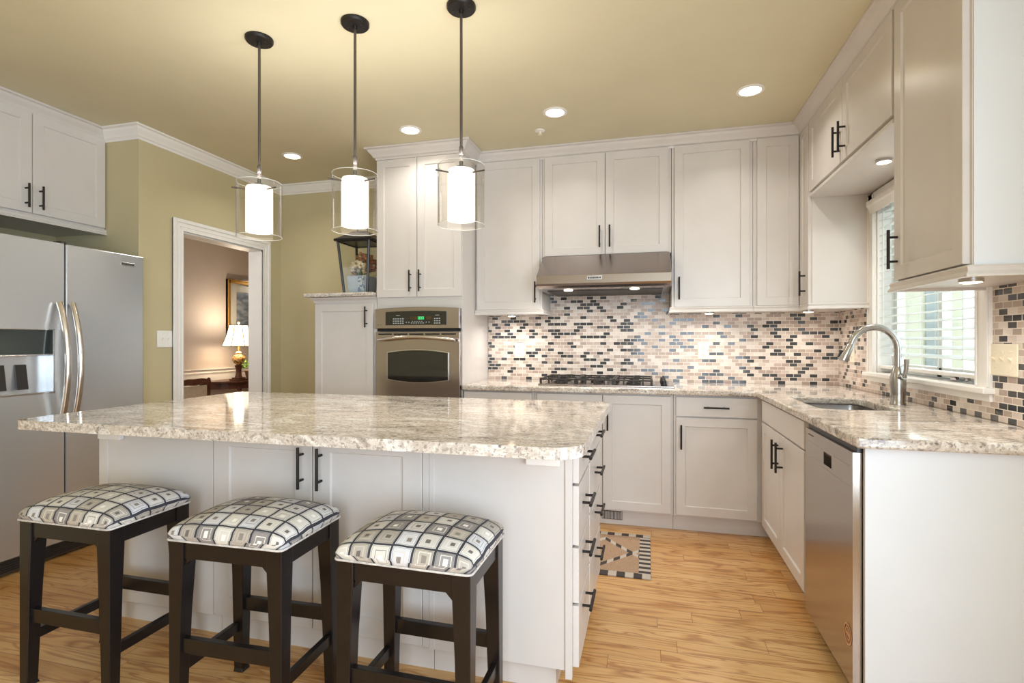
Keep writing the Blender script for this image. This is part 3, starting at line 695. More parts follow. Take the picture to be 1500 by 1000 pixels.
B(IX1-0.02, IX1+0.003, IY0-0.002, IY0+0.02, 0.075, 0.879).build('end_post', CAB, c, bevel=0.001)
B(-0.770, IX1-0.06, IY0+0.05, 2.138, 0, 0.10).build('plinth', CAB, c)
B(-0.405, -0.288, IY0-0.022, IY0+0.003, 0.80, 0.879).build('support_cleat', M['white'], c, bevel=0.002)
ZD = ((0.735, 0.866, 0.806), (0.522, 0.725, 0.640), (0.324, 0.512, 0.463), (0.104, 0.314, 0.268))
for z0, z1, zh in ZD:
    d = drawer(fS, 1.797, 2.128, z0, z1, c, 0.021); handle(fS, 1.95, zh, False, d, 0.155, 0.021)
c = thing('island_cabinet', 'far right island cabinet with the stack of drawers facing the rug', 'cabinet', (-0.5, 2.4, 0), g)
carcass(c, (-0.770, IX1, 2.140, IY1, 0.10, 0.879))
B(-0.770, IX1-0.06, 2.140, IY1-0.05, 0, 0.10).build('plinth', CAB, c)
for z0, z1, zh in ZD:
    d = drawer(fS, 2.148, 2.622, z0, z1, c, 0.021); handle(fS, 2.40, zh, False, d, 0.155, 0.021)

def poly_slab(outer, holes, z0, z1, name, m, bevel, seg=4):
    bm = bmesh.new(); edges = []
    for loop in [outer]+holes:
        vs = [bm.verts.new((x, y, z0)) for x, y in loop]
        for i in range(len(vs)): edges.append(bm.edges.new((vs[i], vs[(i+1) % len(vs)])))
    bmesh.ops.triangle_fill(bm, edges=edges, use_beauty=True, use_dissolve=False)
    r = bmesh.ops.extrude_face_region(bm, geom=list(bm.faces))
    for v in [e for e in r['geom'] if isinstance(e, bmesh.types.BMVert)]: v.co.z = z1
    mb = MB(); mb.bm.free(); mb.bm = bm
    return mb.build(name, m, None, bevel=bevel, seg=seg)
def rounded(x0, x1, y0, y1, rs, n=8):   # radii for corners: (x0,y0),(x1,y0),(x1,y1),(x0,y1)
    out = []
    for (cx, cy, a0), r in zip(((x0, y0, PI), (x1, y0, 1.5*PI), (x1, y1, 0), (x0, y1, 0.5*PI)), rs):
        ccx = cx+(r if cx == x0 else -r); ccy = cy+(r if cy == y0 else -r)
        for i in range(n+1):
            a = a0+0.5*PI*i/n; out.append((ccx+r*math.cos(a), ccy+r*math.sin(a)))
    return out
tag(poly_slab(rounded(-2.405, -0.182, 1.490, 2.690, (0.05, 0.10, 0.05, 0.05)), [], 0.880, 0.916, 'countertop', M['granite'], 0.011),
    'large speckled granite slab topping the island', 'countertop')
L = [(-1.272, YW-0.007), (-1.272, 3.485), (0.645, 3.485), (0.645, 1.895), (XR-0.007, 1.895), (XR-0.007, YW-0.007)]
sink_hole = rounded(0.760, 1.095, 2.670, 3.200, (0.05,)*4, 6)
tag(poly_slab(L, [sink_hole], 0.880, 0.916, 'countertop', M['granite'], 0.009),
    'L-shaped granite counter along the tiled walls with the sink cut into it', 'countertop')
# sink
sk = thing('sink', 'stainless undermount sink sunk into the granite by the window', 'sink', (0.93, 2.93, 0.72))
mb = MB()
def ring2(ins, z, r): return [(x, y, z) for x, y in rounded(0.755+ins, 1.10-ins, 2.665+ins, 3.205-ins, (r,)*4, 6)]
mb.rings([ring2(-0.012, 0.8785, 0.06), ring2(0.0, 0.8785, 0.05), ring2(0.004, 0.76, 0.05), ring2(0.03, 0.725, 0.05), ring2(0.14, 0.722, 0.02)], cap=False)
f_ = [v for v in mb.bm.verts][-28:]
mb.bm.faces.new(f_)
mb.build('basin', M['nickel'], sk, smooth='auto')
MB().lathe([(0.04, 0.7225), (0.04, 0.727), (0.03, 0.727), (0.028, 0.7235)], (0.93, 2.93), 20).build('drain', M['chrome'], sk, smooth='auto')
# faucet
fa = thing('faucet', 'brushed nickel gooseneck pull-down faucet behind the sink', 'faucet', (1.178, 2.94, 0.916))
cx, cy = 1.178, 2.94
MB().lathe([(0.033, 0.9165), (0.033, 0.922), (0.030, 0.928), (0.031, 0.97), (0.034, 1.01), (0.033, 1.05), (0.024, 1.085), (0.0190, 1.10)], (cx, cy), 24).build('body', M['nickel'], fa, smooth='auto')
pts = [(cx, cy, 1.095), (cx, cy, 1.15)]
R_ = 0.102; zc = 1.185
for i in range(0, 15): a = PI*i/14*0.93; pts.append((cx-R_+R_*math.cos(a), cy, zc+R_*1.05*math.sin(a)))
MB().tube(pts, 0.0162, 14).build('neck', M['nickel'], fa, smooth='auto')
e0 = Vector(pts[-1]); dr = (Vector(pts[-1])-Vector(pts[-2])).normalized()
dr = Vector((-0.42, 0, -0.9)).normalized()
h = MB().tube([e0-dr*0.004, e0+dr*0.012, e0+dr*0.03, e0+dr*0.085, e0+dr*0.092], [0.0155, 0.018, 0.019, 0.025, 0.023], 18).build('spray_head', M['nickel'], fa, smooth='auto')
bq = e0+dr*0.065+Vector((-0.022, -0.0, 0.010))
MB().tube([bq-dr*0.02, bq+dr*0.018], 0.0055, 8).build('spray_button', M['black'], h, smooth='auto')
MB().cyl((cx, cy-0.02, 1.05), (cx+0.008, cy-0.045, 1.055), 0.017, 0.015, 16).tube([(cx+0.008, cy-0.043, 1.05), (cx+0.012, cy-0.052, 1.085), (cx+0.014, cy-0.055, 1.125), (cx+0.014, cy-0.055, 1.137)], [0.010, 0.009, 0.011, 0.013], 12).build('lever', M['nickel'], fa, smooth='auto')

# ================================================================ APPLIANCES
# refrigerator
c = thing('refrigerator', 'stainless side-by-side refrigerator with bowed handles and ice dispenser', 'refrigerator', (-3.5, 2.26, 0))
B(-3.93, -3.275, 1.805, 2.722, 0.02, 1.755).build('body', M['slot'], c)
B(-3.275, -3.225, 1.82, 2.71, 0.015, 0.085).build('toe_grille', M['slot'], c)
mb = MB()
for i in range(5): mb.box(-3.224, -3.219, 1.83, 2.70, 0.024+i*0.012, 0.030+i*0.012)
mb.build('grille_slat', M['iron'], c)
fx = face('px', -3.27)
Z0, Z1 = 0.095, 1.775
d = MB(); dA = (1.81, 2.238)
# freezer door built round its dispenser opening
oy0, oy1, oz0, oz1 = 1.875, 2.182, 0.945, 1.145
for (a, b, z0, z1) in ((dA[0], dA[1], Z0, oz0), (dA[0], dA[1], oz1, Z1), (dA[0], oy0, oz0, oz1), (oy1, dA[1], oz0, oz1)): slab(fx, a, b, z0, z1, 0, 0.07, d)
d = d.build('door', M['steely'], c)
B(-3.262, -3.256, oy0, oy1, oz0, oz1).build('dispenser_recess', M['steely'], d)
B(-3.2005, -3.197, 1.875, 2.179, 1.153, 1.285).build('dispenser_panel', M['mirror_dark'], d, bevel=0.001)
mb = MB()
for (a, b, z0, z1) in ((1.868, 2.190, 1.285, 1.290), (1.868, 2.190, 1.146, 1.150), (2.181, 2.187, 0.935, 1.290), (1.868, 2.190, 0.936, 0.945)): mb.box(-3.2, -3.196, a, b, z0, z1)
mb.build('dispenser_bezel', M['chrome'], d, bevel=0.001)
for y in (1.955, 2.055):
    MB().hexa([(-3.235, y-0.026, 0.965), (-3.235, y+0.026, 0.965), (-3.255, y+0.026, 1.095), (-3.255, y-0.026, 1.095)], [(-3.228, y-0.026, 0.965), (-3.228, y+0.026, 0.965), (-3.248, y+0.026, 1.098), (-3.248, y-0.026, 1.098)]).build('dispenser_paddle', M['iron'], d)
B(-3.256, -3.197, 1.88, 2.178, 0.937, 0.946).build('drip_tray', M['chrome'], d)
d2 = slab(fx, 2.248, 2.722, Z0, Z1, 0, 0.07).build('door', M['steely'], c, bevel=0.006)
def bow(y, parent):
    pts = []
    for i in range(17):
        t_ = i/16; z = 0.74+t_*0.70
        pts.append((-3.182+0.066*math.sin(PI*t_)**0.8, y, z))
    MB().tube(pts, 0.0155, 12).build('handle', M['steelz'], parent, smooth='auto')
bow(2.200, d); bow(2.268, d2)
B(-3.2005, -3.1975, 2.568, 2.656, 1.700, 1.722).build('badge', M['chrome'], d2, bevel=0.0008)
mb = MB(); yy = 2.574
for wd in (0.010, 0.006, 0.005, 0.006, 0.008, 0.006, 0.007, 0.008, 0.005, 0.008):
    mb.box(-3.1977, -3.1970, yy, yy+wd*0.8, 1.706, 1.716); yy += wd+0.0012
mb.build('badge_lettering', M['iron'], d2)
MB().box(-3.27, -3.21, 2.228, 2.258, 1.776, 1.790).build('hinge_cover', M['slot'], c)

# wall oven
c = thing('wall_oven', 'stainless built-in wall oven with black control panel in the tall cabinet', 'oven', (-1.605, YFT, 0.7))
OX0, OX1 = -1.938, -1.280
fO = face('ny', YFT)
def arc_slab(x0, x1, z0, z1, rise_t, rise_b, ya, yb, mb=None, n=16):   # slab with bowed top/bottom edge
    mb = mb or MB(); top = []; bot = []
    for i in range(n+1):
        t_ = i/n; x = x0+(x1-x0)*t_; q_ = 1-(2*t_-1)**2
        top.append((x, z1+rise_t*q_)); bot.append((x, z0-rise_b*q_))
    loop = bot+top[::-1]
    return mb.hexa([(x, ya, z) for x, z in loop], [(x, yb, z) for x, z in loop])
arc_slab(OX0, OX1, 1.316, 1.458, 0.012, 0, YFT, 3.470).build('control_panel', M['steel'], c, bevel=0.003)
p = arc_slab(-1.850, -1.375, 1.340, 1.436, 0.006, 0, 3.470, 3.466).build('control_glass', M['oven_glass'], c)
B(-1.655, -1.565, 3.4655, 3.466, 1.378, 1.402).build('display_window', M['amber'], p)
B(-1.530, -1.490, 3.4655, 3.466, 1.378, 1.402).build('display_window', M['amber'], p)
mb = MB(); xx = -1.592
for k in range(3):     # lit digits of the clock
    mb.box(xx, xx+0.003, 3.4648, 3.4654, 1.380, 1.400).box(xx+0.009, xx+0.012, 3.4648, 3.4654, 1.380, 1.400)
    for z in (1.380, 1.389, 1.398): mb.box(xx+0.003, xx+0.009, 3.4648, 3.4654, z, z+0.002)
    xx += 0.016
mb.build('clock_digits', M['green_led'], p)
mb = MB()
for bx_, nx_, in ((-1.790, 3), (-1.735, 2), (-1.470, 3)):
    for r_ in range(3):
        for k in range(nx_): mb.box(bx_+k*0.018, bx_+k*0.018+0.011, 3.4652, 3.466, 1.350+r_*0.016, 1.357+r_*0.016)
for k in range(6): mb.box(-1.648+k*0.018, -1.638+k*0.018, 3.4652, 3.466, 1.352, 1.357)
for k in range(5): mb.box(-1.640+k*0.018, -1.632+k*0.018, 3.4652, 3.466, 1.364, 1.368)
for xk in (-1.685, -1.665, -1.530, -1.508): mb.blob((xk, 3.4656, 1.360), 0.0045, 1, (1, 0.2, 1))
mb.box(-1.765, -1.735, 3.4652, 3.466, 1.408, 1.411).box(-1.462, -1.43, 3.4652, 3.466, 1.408, 1.411)
mb.build('key_legends', M['legend'], p)
B(OX0+0.01, OX1-0.004, YFT, 3.492, 1.296, 1.316).build('vent_gap', M['gapdark'], c)
d = MB().box(OX0, OX1, 3.478, YFT, 0.680, 1.292).build('door', M['steel'], c, bevel=0.003)
arc_slab(-1.842, -1.362, 0.945, 1.146, 0.020, 0.020, 3.478, 3.473).build('window_trim', M['chrome'], d, bevel=0.001)
arc_slab(-1.836, -1.368, 0.950, 1.140, 0.020, 0.020, 3.473, 3.4705).build('window_glass', M['oven_glass'], d)
mb = MB()
for i in range(5): mb.box(-1.915+i*0.124, -1.915+i*0.124+0.110, 3.4765, 3.4785, 1.270, 1.280)
mb.build('vent_slot', M['gapdark'], d)
pts = []
for i in range(15):
    t_ = i/14; pts.append((-1.898+t_*0.595, 3.440-0.016*math.sin(PI*t_), 1.232+0.022*math.sin(PI*t_)))
mb = MB().tube(pts, [0.010]+[0.0135]*13+[0.010], 12)
for xk in (-1.86, -1.34): mb.cyl((xk, 3.478, 1.236), (xk, 3.442, 1.236), 0.009)
mb.build('handle', M['steelz'], d, smooth='auto')
MB().lathe([(0.0, 0), (0.0, 0)], n=3) if False else None
mb = MB().blob((-1.912, 3.4695, 1.345), 0.004, 1, (1, 0.25, 1)).blob((-1.892, 3.4695, 1.346), 0.003, 1, (1, 0.25, 1)); mb.build('indicator', M['black'], c)

# range hood
c = thing('range_hood', 'stainless under-cabinet range hood with sloped front above the cooktop', 'hood', (-0.3, 3.8, 1.58))
HX0, HX1 = -0.737, 0.147
prof = [(4.132, 1.580), (4.132, 1.836), (3.745, 1.836), (3.508, 1.668), (3.504, 1.612), (3.512, 1.598), (3.535, 1.584), (3.575, 1.580)]
MB().hexa([(HX0, y, z) for y, z in prof], [(HX1, y, z) for y, z in prof]).build('shell', M['steel'], c, bevel=0.002)
B(HX0+0.05, HX1-0.05, 3.66, 4.10, 1.5755, 1.580).build('filter', M['iron'], c)
B(-0.392, -0.292, 3.5015, 3.507, 1.632, 1.660).build('badge', M['chrome'], c, bevel=0.001)
mb = MB(); xx = -0.385
for wd in (0.011, 0.007, 0.006, 0.007, 0.009, 0.007, 0.008, 0.009, 0.006, 0.009):
    mb.box(xx, xx+wd*0.8, 3.5008, 3.5016, 1.640, 1.652); xx += wd+0.0008
mb.build('badge_lettering', M['iron'], c)
def lamp_light(parent, loc, kind, watts, col, size=0.05, spot=2.2, blend=0.6):
    l = bpy.data.lights.new('lamp_light', kind); l.energy = watts; l.color = col
    if kind == 'AREA': l.shape = 'DISK'; l.size = size; l.spread = spot
    else: l.shadow_soft_size = size
    if kind == 'SPOT': l.spot_size = spot; l.spot_blend = blend
    o = bpy.data.objects.new('lamp_light', l); COL.objects.link(o); o.parent = parent
    off = Vector((0, 0, 0)); p = parent
    while p is not None: off += p.location; p = p.parent
    o.location = Vector(loc)-off; return o
WARM = (1.0, 0.96, 0.91)
for xk in (-0.534, -0.086):
    MB().lathe([(0.030, 1.5795), (0.030, 1.574), (0.024, 1.5725)], (xk, 3.62), 20).build('hood_lamp', M['puck'], c, smooth='auto')
    lamp_light(c, (xk, 3.62, 1.568), 'AREA', 2.6, WARM, 0.05, 2.9)

# cooktop
c = thing('cooktop', 'stainless gas cooktop with black iron grates under the range hood', 'cooktop', (-0.29, 3.83, 0.9165))
B(-0.745, 0.172, 3.595, 4.065, 0.9165, 0.928).build('tray', M['steel'], c, bevel=0.003)
for k in range(3):
    x0 = -0.733+k*0.256; x1 = x0+0.252; mb = MB()
    zt = 0.966
    for yb_ in (3.612, 4.046): mb.box(x0, x1, yb_-0.006, yb_+0.006, zt-0.012, zt)
    for xb in (x0+0.006, x1-0.006): mb.box(xb-0.006, xb+0.006, 3.612, 4.046, zt-0.012, zt)
    for j in range(1, 4):
        xb = x0+0.252*j/4
        mb.hexa([(xb-0.006, 3.607, 0.930), (xb+0.006, 3.607, 0.930), (xb+0.006, 3.619, 0.930), (xb-0.006, 3.619, 0.930)], [(xb-0.005, 3.607, zt), (xb+0.005, 3.607, zt), (xb+0.005, 3.617, zt), (xb-0.005, 3.617, zt)])
        for (ya, yb_) in ((3.612, 3.70), (3.775, 3.885), (3.96, 4.046)):
            mb.hexa([(xb-0.005, ya, zt-0.010), (xb+0.005, ya, zt-0.010), (xb+0.005, yb_, zt-0.010), (xb-0.005, yb_, zt-0.010)], [(xb-0.004, ya, zt+0.006), (xb+0.004, ya, zt+0.006), (xb+0.004, yb_, zt+0.002), (xb-0.004, yb_, zt+0.002)])
    for xb in (x0+0.006, x1-0.006):
        for yb_ in (3.614, 4.044): mb.box(xb-0.007, xb+0.007, yb_-0.007, yb_+0.007, 0.928, zt)
    mb.box(x0+0.01, x1-0.01, 3.823, 3.835, zt-0.012, zt)
    mb.build('grate', M['iron'], c, bevel=0.0015)
for (xb, yb_) in ((-0.607, 3.73), (-0.607, 3.93), (-0.351, 3.83), (-0.095, 3.73), (-0.095, 3.93)):
    MB().lathe([(0.05, 0.928), (0.048, 0.940), (0.034, 0.942), (0.034, 0.949), (0.028, 0.951)], (xb, yb_), 20).build('burner', M['iron'], c, smooth='auto')
for yb_ in (3.65, 3.74, 3.83, 3.92, 4.01):
    MB().lathe([(0.021, 0.928), (0.021, 0.934), (0.017, 0.936), (0.016, 0.957), (0.013, 0.959)], (0.105, yb_), 18).box(0.101, 0.109, yb_-0.018, yb_+0.018, 0.952, 0.962).build('knob', M['black'], c, smooth='auto')

# ================================================================ STOOLS
st = thing('bar_stool', 'leftmost bar stool with dark legs, standing nearest the refrigerator', 'stool', (0, 0, 0), 'bar stools along the island')
HX, HY, ZS = 0.206, 0.158, 0.588
for sx in (-1, 1):
    for sy in (-1, 1):
        o0, i0, i1 = HX, HX-0.054, HX-0.036
        q0, j0, j1 = HY, HY-0.054, HY-0.036
        R4 = lambda xi, yi, z, xo=HX, yo=HY: [(sx*xo, sy*yo, z), (sx*xi, sy*yo, z), (sx*xi, sy*yi, z), (sx*xo, sy*yi, z)]
        MB().rings([R4(i1-0.004, j1-0.004, 0.0), R4(i1, j1, 0.012), R4(HX-0.046, HY-0.046, 0.36), R4(i0, j0, 0.53), R4(i0, j0, ZS)]).build('leg', M['espresso'], st, bevel=0.002)
mb = MB()
for s in (-1, 1):
    mb.box(-HX+0.05, HX-0.05, s*(HY-0.016)-0.010, s*(HY-0.016)+0.010, ZS-0.056, ZS)
    mb.box(s*(HX-0.016)-0.010, s*(HX-0.016)+0.010, -HY+0.05, HY-0.05, ZS-0.056, ZS)
    for t_ in (-1, 1):   # curved corner brackets
        mb.hexa([(t_*(HX-0.056), s*(HY-0.008), ZS-0.056), (t_*(HX-0.056), s*(HY-0.024), ZS-0.056), (t_*(HX-0.076), s*(HY-0.024), ZS-0.056), (t_*(HX-0.076), s*(HY-0.008), ZS-0.056)],
                [(t_*(HX-0.050), s*(HY-0.008), ZS-0.080), (t_*(HX-0.050), s*(HY-0.024), ZS-0.080), (t_*(HX-0.053), s*(HY-0.024), ZS-0.080), (t_*(HX-0.053), s*(HY-0.008), ZS-0.080)])
mb.build('apron', M['espresso'], st, bevel=0.0015)
for s in (-1, 1):
    B(-HX+0.042, HX-0.042, s*(HY-0.020)-0.011, s*(HY-0.020)+0.011, 0.228, 0.276).build('stretcher', M['espresso'], st, bevel=0.002)
    B(s*(HX-0.018)-0.010, s*(HX-0.018)+0.010, -HY+0.040, HY-0.040, 0.152, 0.188).build('stretcher', M['espresso'], st, bevel=0.002)
# cushion: domed, with a UV in metres
bm = bmesh.new(); uvl = bm.loops.layers.uv.new('UVMap'); NX, NY = 28, 22
cw, ch = HX+0.012, HY+0.012
grid = {}
def dome(u, v):
    a = (1-abs(u)**5)*(1-abs(v)**5)
    z = ZS+0.022+0.038*max(a, 0)**0.40+0.024*(1-u*u)*(1-v*v)
    k = 1-0.045*((u*v)**4)
    return (u*cw*k, v*ch*k, z)
for i in range(NX+1):
    for j in range(NY+1):
        u, v = math.sin((i/NX*2-1)*PI/2*0.999)*0.5+(i/NX*2-1)*0.5, math.sin((j/NY*2-1)*PI/2*0.999)*0.5+(j/NY*2-1)*0.5
        grid[i, j] = bm.verts.new(dome(u, v))
for i in range(NX):
    for j in range(NY):
        f = bm.faces.new([grid[i, j], grid[i+1, j], grid[i+1, j+1], grid[i, j+1]])
        f.smooth = True
        for l, (a, b) in zip(f.loops, ((i, j), (i+1, j), (i+1, j+1), (i, j+1))):
            co = grid[a, b].co
            # unroll the sides so that the cloth keeps its square size
            fu = 1+0.10*abs(a/NX*2-1)**5; fv = 1+0.12*abs(b/NY*2-1)**5
            l[uvl].uv = (co.x*fu+0.03, co.y*fv+0.02)
edge = [grid[i, 0] for i in range(NX+1)]+[grid[NX, j] for j in range(1, NY+1)]+[grid[i, NY] for i in range(NX-1, -1, -1)]+[grid[0, j] for j in range(NY-1, 0, -1)]
low = [bm.verts.new((v.co.x*0.968, v.co.y*0.968, ZS+0.001)) for v in edge]
for k in range(len(edge)):
    f = bm.faces.new([edge[k], low[k], low[(k+1) % len(edge)], edge[(k+1) % len(edge)]]); f.smooth = True
    for l, w_ in zip(f.loops, (0, 1, 1, 0)): l[uvl].uv = (l.vert.co.x*(1.10 if not w_ else 1.10*1.13/0.968)+0.03, l.vert.co.y*(1.12 if not w_ else 1.12*1.16/0.968)+0.02)
bm.faces.new(low)
bmesh.ops.recalc_face_normals(bm, faces=bm.faces)
me = bpy.data.meshes.new('cushion'); bm.to_mesh(me); bm.free(); me.materials.append(M['fabric'])
cu = bpy.data.objects.new('cushion', me); COL.objects.link(cu); cu.parent = st
pp = [(x, y, ZS+0.004) for x, y in rounded(-cw*0.968, cw*0.968, -ch*0.968, ch*0.968, (0.015,)*4, 4)]
mb = MB(); pp.append(pp[0]); mb.tube(pp, 0.0035, 8); mb.build('piping', M['piping'], cu, smooth='auto')
st.location = (-1.952, 1.520, 0)
copy_tree(st, (-1.278, 1.508, 0), 'middle bar stool of the three, in front of the island doors', 0.025)
copy_tree(st, (-0.668, 1.502, 0), 'rightmost bar stool of the three, nearest the island drawers', -0.012)

# ================================================================ LIGHT FIXTURES
pd = thing('pendant_light', 'leftmost pendant light over the island, nearest the doorway', 'pendant lamp', (0, 0, C), 'pendant lights over the island')
off = C
def P(z): return z        # built around the origin in x, y and at world height
pd.location = (0, 0, C)
MB().lathe([(0.062, C-0.0005), (0.062, C-0.012), (0.057, C-0.018), (0.012, C-0.020), (0.010, C-0.034)], n=32).build('ceiling_canopy', M['bronze'], pd, smooth='auto')
for s in (-1, 1): MB().blob((s*0.035, -0.005, C-0.0195), 0.0055, 1, (1, 1, 0.6)).build('canopy_screw', M['bronze'], pd, smooth=True)
MB().cyl((0, 0, C-0.03), (0, 0, 1.95), 0.0062, n=12).lathe([(0.0062, 2.05), (0.0095, 2.045), (0.0095, 2.015), (0.0062, 2.01)], n=14).lathe([(0.0085, 2.01), (0.0085, 1.965), (0.022, 1.962), (0.022, 1.952)], n=16).build('rod', M['rod'], pd, smooth='auto')
for a in (-0.25, PI*2/3-0.25, PI*4/3-0.25): MB().cyl((0.056*math.cos(a), 0.056*math.sin(a), 1.930), (0.116*math.cos(a), 0.116*math.sin(a), 1.930), 0.0036, n=8).build('spoke', M['rod'], pd, smooth='auto')
RO = 0.099
gl = MB().lathe([(RO, 1.714), (RO, 1.965)], n=48, cap=False).build('outer_shade', M['shadeglass'], pd, smooth=True)
for z in (1.714, 1.965):
    MB().tube([(RO*math.cos(2*PI*i/48), RO*math.sin(2*PI*i/48), z) for i in range(49)], 0.0013, 8).build('shade_rim', M['rim'], gl, smooth=True)
MB().lathe([(0.055, 1.740), (0.059, 1.735), (0.059, 1.937), (0.055, 1.947), (0.04, 1.951), (0.02, 1.952), (0.004, 1.952)], n=40, cap=False).build('inner_shade', M['frosted'], pd, smooth='auto')
MB().lathe([(0.004, 1.80), (0.026, 1.80), (0.028, 1.83), (0.015, 1.87), (0.012, 1.94)], n=16).build('bulb', M['bulb'], pd, smooth='auto')
lamp_light(pd, (0, 0, 1.715), 'AREA', 1.7, (1.0, 0.96, 0.91), 0.11, 3.0)
up = lamp_light(pd, (0, 0, 1.985), 'AREA', 1.7, (1.0, 0.96, 0.91), 0.12, 3.0); up.rotation_euler = (PI, 0, 0)
pd.location = (-1.768, 2.088, C)
copy_tree(pd, (-1.264, 2.088, C), 'middle pendant light of the three over the island')
copy_tree(pd, (-0.766, 2.098, C), 'rightmost pendant light, in front of the oven tower')

dl = thing('ceiling_light', 'leftmost lit recessed ceiling light, near the corner by the doorway', 'ceiling light', (0, 0, C), 'recessed ceiling lights')
MB().lathe([(0.075, C-0.0005), (0.075, C-0.005), (0.058, C-0.007), (0.056, C-0.002)], n=32).build('trim_ring', M['white'], dl, smooth='auto')
MB().lathe([(0.056, C-0.002), (0.050, C-0.006), (0.02, C-0.009), (0.002, C-0.009)], n=28, cap=False).build('lens', M['lens'], dl, smooth=True)
lamp_light(dl, (0, 0, C-0.012), 'AREA', 2.7, WARM, 0.10, 2.4)
dl.location = (-2.638, 3.467, C)
copy_tree(dl, (-1.546, 3.241, C), 'lit recessed ceiling light in front of the oven tower')
copy_tree(dl, (-0.557, 3.216, C), 'lit recessed ceiling light next to the small sprinkler head')
copy_tree(dl, (0.562, 3.213, C), 'rightmost lit recessed ceiling light, near the sink corner')
sp = thing('sprinkler_head', 'small white sprinkler head on the ceiling', 'sprinkler', (-0.704, 3.471, C))
MB().lathe([(0.034, C-0.0005), (0.033, C-0.006), (0.02, C-0.010), (0.002, C-0.010)], (-0.704, 3.471), 24).build('escutcheon', M['white'], sp, smooth='auto')
MB().cyl((-0.704, 3.471, C-0.009), (-0.704, 3.471, C-0.026), 0.008, 0.006).lathe([(0.015, C-0.026), (0.015, C-0.029), (0.002, C-0.029)], (-0.704, 3.471), 16).build('deflector', M['caulk'], sp, smooth='auto')

pk = thing('puck_light', 'lit round puck light under the wall cabinet left of the hood', 'puck light', (0, 0, 0), 'puck lights under the wall cabinets')
MB().lathe([(0.034, -0.0005), (0.034, -0.011), (0.030, -0.013)], n=24).build('housing', M['chrome'], pk, smooth='auto')
MB().lathe([(0.030, -0.0132), (0.022, -0.016), (0.002, -0.0165)], n=24, cap=False).build('lens', M['puck'], pk, smooth=True)
lamp_light(pk, (0, 0, -0.019), 'AREA', 1.3, WARM, 0.05, 2.7)
pk.location = (-1.02, 3.93, ZU0-0.030)
copy_tree(pk, (0.415, 3.90, ZU0-0.030), 'lit round puck light under the wall cabinet right of the hood')
copy_tree(pk, (1.03, 3.86, ZU0-0.030), 'lit round puck light under the corner wall cabinet')
copy_tree(pk, (1.055, 2.10, ZU0-0.026), 'round puck light under the wall cabinet nearest the camera')
so = copy_tree(pk, (1.115, 2.93, 2.1075), 'lit round light in the soffit above the sink window')
for ch_ in so.children:
    if ch_.type == 'LIGHT': ch_.data = ch_.data.copy(); ch_.data.energy = 3.2

# ================================================================ OUTLETS, SWITCHES
def plate(name, label, cat, f, u0, u1, z0, z1, m, kind):
    r = thing(name, label, cat, f((u0+u1)/2, 0, (z0+z1)/2))
    slab(f, u0, u1, z0, z1, 0.0003, 0.006).build('cover_plate', m, r, bevel=0.002)
    cu_, cz_ = (u0+u1)/2, (z0+z1)/2
    if kind == 'outlet':
        for s in (-1, 1):
            q_ = slab(f, cu_-0.017, cu_+0.017, cz_+s*0.027-0.014, cz_+s*0.027+0.014, 0.006, 0.0078).build('receptacle', m, r, bevel=0.001)
            mb = MB()
            for t_ in (-1, 1): slab(f, cu_+t_*0.007-0.0015, cu_+t_*0.007+0.0015, cz_+s*0.027-0.003, cz_+s*0.027+0.008, 0.0078, 0.0082, mb)
            slab(f, cu_-0.002, cu_+0.002, cz_+s*0.027-0.010, cz_+s*0.027-0.006, 0.0078, 0.0082, mb)
            mb.build('slot', M['slot'], q_)
    else:
        for k in range(kind):
            uc = cu_+(k-(kind-1)/2)*0.046
            slab(f, uc-0.005, uc+0.005, cz_-0.012, cz_+0.012, 0.006, 0.0068).build('toggle_surround', M['caulk'], r)
            g0 = [f(uc-0.004, 0.006, cz_-0.004), f(uc+0.004, 0.006, cz_-0.004), f(uc+0.004, 0.006, cz_+0.006), f(uc-0.004, 0.006, cz_+0.006)]
            g1 = [f(uc-0.003, 0.018, cz_+0.006), f(uc+0.003, 0.018, cz_+0.006), f(uc+0.003, 0.018, cz_+0.011), f(uc-0.003, 0.018, cz_+0.011)]
            MB().hexa(g0, g1).build('toggle', m, r)
            for s in (-1, 1): MB().blob(f(uc, 0.006, cz_+s*0.030), 0.003, 1).build('screw', M['caulk'], r)
    return r
fWB, fWR, fWL = face('ny', YW-0.006), face('nx', XR-0.006), face('px', XL)
plate('wall_outlet', 'cream outlet on the tiled wall left of the cooktop', 'outlet', fWB, -1.048, -0.972, 1.090, 1.208, M['caulk'], 'outlet')
plate('wall_outlet', 'cream outlet on the tiled wall right of the cooktop', 'outlet', fWB, 0.362, 0.436, 1.090, 1.206, M['caulk'], 'outlet')
plate('wall_outlet', 'cream outlet on the window wall behind the faucet spout', 'outlet', fWR, 3.838, 3.912, 1.086, 1.200, M['caulk'], 'outlet')
plate('light_switch', 'wide cream switch plate on the mosaic right of the sink window', 'switch', fWR, 2.290, 2.448, 1.093, 1.213, M['caulk'], 3)
plate('light_switch', 'white double light switch on the olive wall beside the refrigerator', 'switch', fWL, 2.878, 2.996, 1.182, 1.297, M['ivory'], 2)

